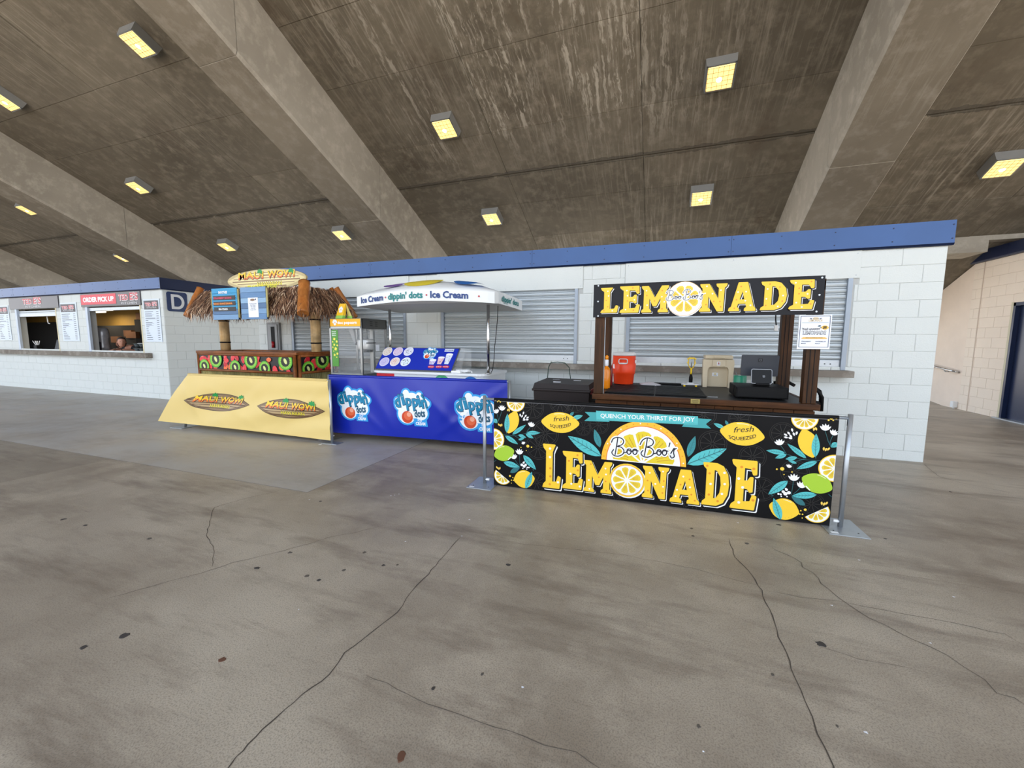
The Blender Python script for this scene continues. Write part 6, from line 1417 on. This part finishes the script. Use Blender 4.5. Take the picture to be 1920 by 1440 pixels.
# people behind the counter
m_skin = mat('skin', (196, 142, 118), .55, 0, .05, 20); m_hair = mat('hair_dark', (44, 30, 24), .6, 0, .2, 60); m_hairb = mat('hair_brown', (104, 62, 38), .6, 0, .2, 60); m_shirt = mat('shirt_black', (26, 26, 30), .85, 0, .1, 20)
def skin_body(name, parent, joints, edges, m, sub=2):
    me = bpy.data.meshes.new(name); me.from_pydata([j[:3] for j in joints], edges, []); o = bpy.data.objects.new(name, me); COL.objects.link(o)
    md = o.modifiers.new('s', 'SKIN'); sv = me.skin_vertices[0].data
    for i, j in enumerate(joints): sv[i].radius = (j[3], j[4] if len(j) > 4 else j[3]); sv[i].use_root = (i == 0)
    md.use_smooth_shade = True; o.modifiers.new('u', 'SUBSURF').levels = sub; o.modifiers['u'].render_levels = sub
    dg = bpy.context.evaluated_depsgraph_get(); dg.update(); m2 = bpy.data.meshes.new_from_object(o.evaluated_get(dg)); bpy.data.objects.remove(o)
    m2.name = name; m2.materials.clear(); m2.materials.append(m)
    for p in m2.polygons: p.material_index = 0; p.use_smooth = True
    m2.transform(root_mat(parent).inverted()); return link(name, m2, parent)
def person(label, x, y, lean, face, hair, reach, rz=0, drop=.25):
    """standing behind the counter, leaning forward over it; face = direction angle of the head"""
    t = thing('person', label, 'person', (x, y, 0), rz, 'kitchen staff behind the order pick up counter')
    # local frame: facing -Y (towards the window), built in local coordinates
    R0 = ROOT[t.name]; ROOT[t.name] = Matrix.Identity(4)
    J = [(0, 0, .92, .15, .12), (0, -.03, 1.1, .13, .10), (0, -.08 - lean * .4, 1.28, .15, .105), (0, -.12 - lean, 1.42, .10, .08), (0, -.16 - lean * 1.2, 1.50, .048),
         (-.17, -.12 - lean, 1.38, .055), (-.24, -.24 - lean, 1.20, .042), (-.18, -.42 - lean * .8, 1.15, .033), (-.14, -.50 - lean * .8, 1.14, .022),
         (.17, -.12 - lean, 1.38, .055), (.26, -.26 - lean, 1.22, .042), (.20, -.46 - reach, 1.16, .033), (.18, -.54 - reach, 1.145, .022),
         (-.09, 0, .84, .085), (-.10, .02, .48, .06), (-.10, .05, .09, .04), (-.10, -.08, .035, .035, .025), (.09, 0, .84, .085), (.10, .02, .48, .06), (.10, .05, .09, .04), (.10, -.08, .035, .035, .025)]
    E_ = [(0, 1), (1, 2), (2, 3), (3, 4), (3, 5), (5, 6), (6, 7), (7, 8), (3, 9), (9, 10), (10, 11), (11, 12), (0, 13), (13, 14), (14, 15), (15, 16), (0, 17), (17, 18), (18, 19), (19, 20)]
    def bend(q, keep=()): return [(j if (j[2] <= .92 or i in keep) else (j[0], j[1] - drop * 1.2 * (j[2] - .92) / .6, j[2] - drop * ((j[2] - .92) / .6)) + tuple(j[3:])) for i, j in enumerate(q)]
    J = bend(J, (7, 8, 11, 12)); J[7], J[8], J[11], J[12] = [(q[0], q[1] - .22) + tuple(q[2:]) for q in (J[7], J[8], J[11], J[12])]
    bd = skin_body('body', t, J, E_, m_skin)
    tj = [(0, 0, .80, .165, .13), (0, -.03, 1.1, .145, .115), (0, -.08 - lean * .4, 1.28, .165, .12), (0, -.12 - lean, 1.41, .105, .085), (-.17, -.12 - lean, 1.385, .07), (-.235, -.22 - lean, 1.23, .06), (.17, -.12 - lean, 1.385, .07), (.25, -.23 - lean, 1.25, .06)]
    skin_body('shirt', t, bend(tj), [(0, 1), (1, 2), (2, 3), (3, 4), (4, 5), (3, 6), (6, 7)], m_shirt)
    lg = [(0, .0, .88, .15, .125), (-.09, 0, .80, .10), (-.10, .02, .48, .075), (-.10, .05, .12, .06), (.09, 0, .80, .10), (.10, .02, .48, .075), (.10, .05, .12, .06)]
    skin_body('trousers', t, lg, [(0, 1), (1, 2), (2, 3), (0, 4), (4, 5), (5, 6)], m_shirt, 1)
    hc = Vector((0, -.22 - lean * 1.3 - drop * 1.3, 1.60 - drop)); ca, sa = math.cos(face), math.sin(face)
    s = B().m(m_skin); prof = [(.02, -.125), (.045, -.115), (.062, -.085), (.072, -.04), (.077, .0), (.078, .04), (.07, .08), (.045, .108), (.01, .118)]
    rings = []
    for r_, z in prof:
        ring = []
        for i in range(20):
            a = 2 * PI * i / 20; dx, dy = r_ * math.cos(a), r_ * 1.2 * math.sin(a)
            if dy < 0 and abs(dx) < .018 and -.05 < z < .02: dy -= .022 * (1 - abs(dx) / .02)   # nose
            if dy < 0 and -.1 < z < -.06: dy += .004
            ring.append(s.bm.verts.new(hc + Vector((dx * ca - dy * sa, dx * sa + dy * ca, z))))
        rings.append(ring)
    s.skin(rings)
    for sg in (-1, 1): v = Vector((sg * .078, .01, -.005)); s.box(hc + Vector((v.x * ca - v.y * sa - .008, v.x * sa + v.y * ca - .012, -.03)), hc + Vector((v.x * ca - v.y * sa + .008, v.x * sa + v.y * ca + .012, .025)), .005)
    hd = s.build('head', t)
    s = B().m(m_dark)
    for sg in (-1, 1): v = Vector((sg * .03, -.088, .012)); s.box(hc + Vector((v.x * ca - v.y * sa - .01, v.x * sa + v.y * ca - .004, .007)), hc + Vector((v.x * ca - v.y * sa + .01, v.x * sa + v.y * ca + .004, .017)), .002)
    s.build('eyes', hd)
    v = Vector((0, -.083, -.062)); B().m(mat('lips', (160, 84, 80), .5)).box(hc + Vector((v.x * ca - v.y * sa - .018, v.x * sa + v.y * ca - .004, -.066)), hc + Vector((v.x * ca - v.y * sa + .018, v.x * sa + v.y * ca + .004, -.057)), .002).build('mouth', hd)
    s = B().m(hair); rings = []
    for r_, z, f in ((.07, -.12, 1.0), (.085, -.06, 1.0), (.088, .0, .9), (.088, .05, .5), (.08, .09, -.2), (.055, .12, -.5), (.015, .132, -.5)):
        ring = []
        for i in range(20):
            a = 2 * PI * i / 20; dx, dy = r_ * math.cos(a), r_ * 1.22 * math.sin(a)
            if f > 0 and dy < 0: dy = dy * (1 - f) * .8 + .01 * f
            ring.append(s.bm.verts.new(hc + Vector((dx * ca - dy * sa, dx * sa + dy * ca, z))))
        rings.append(ring)
    s.skin(rings); s.build('hair', t)
    # hands: palm with four fingers and a thumb, on the counter
    for nm, w, d in (('hand', J[8], (.25, -1)), ('hand', J[12], (-.2, -1))):
        d = Vector((d[0], d[1], -.1)).normalized(); sd = Vector((-d.y, d.x, 0)).normalized(); b0 = Vector(w[:3])
        s = B().m(m_skin); P = b0 + d * .04
        s.skin([s.ring(b0 - d * .012, d, (.024, .016), 10), s.ring(P - d * .01, d, (.034, .014), 10), s.ring(P + d * .035, d, (.038, .012), 10)])
        for k, L_ in enumerate((.06, .07, .065, .052)): q = P + d * .03 + sd * (.027 - .018 * k); s.tube([q, q + d * L_ * .5 + Vector((0, 0, .004)), q + d * L_ * .8 - Vector((0, 0, .003)), q + d * L_ - Vector((0, 0, .012))], [.0085, .008, .0075, .006], 6)
        q = P - d * .005 + sd * .03; s.tube([q, q + sd * .022 + d * .02, q + sd * .03 + d * .045], [.010, .009, .007], 6)
        s.build(nm, bd)
    ROOT[t.name] = R0
    return t
person('person in black shirt with dark hair, face turned right, leaning over the pick up counter', -13.45, 7.28, .10, .9, m_hair, .08, .25)
person('person in black shirt with brown hair bending at left of the pick up counter', -13.97, 7.66, .10, -.5, m_hairb, .0, .1, .30)
person('person in black shirt partly hidden by the right edge of the pick up window', -12.72, 7.6, .06, .3, m_hair, .05, -.1, .2)
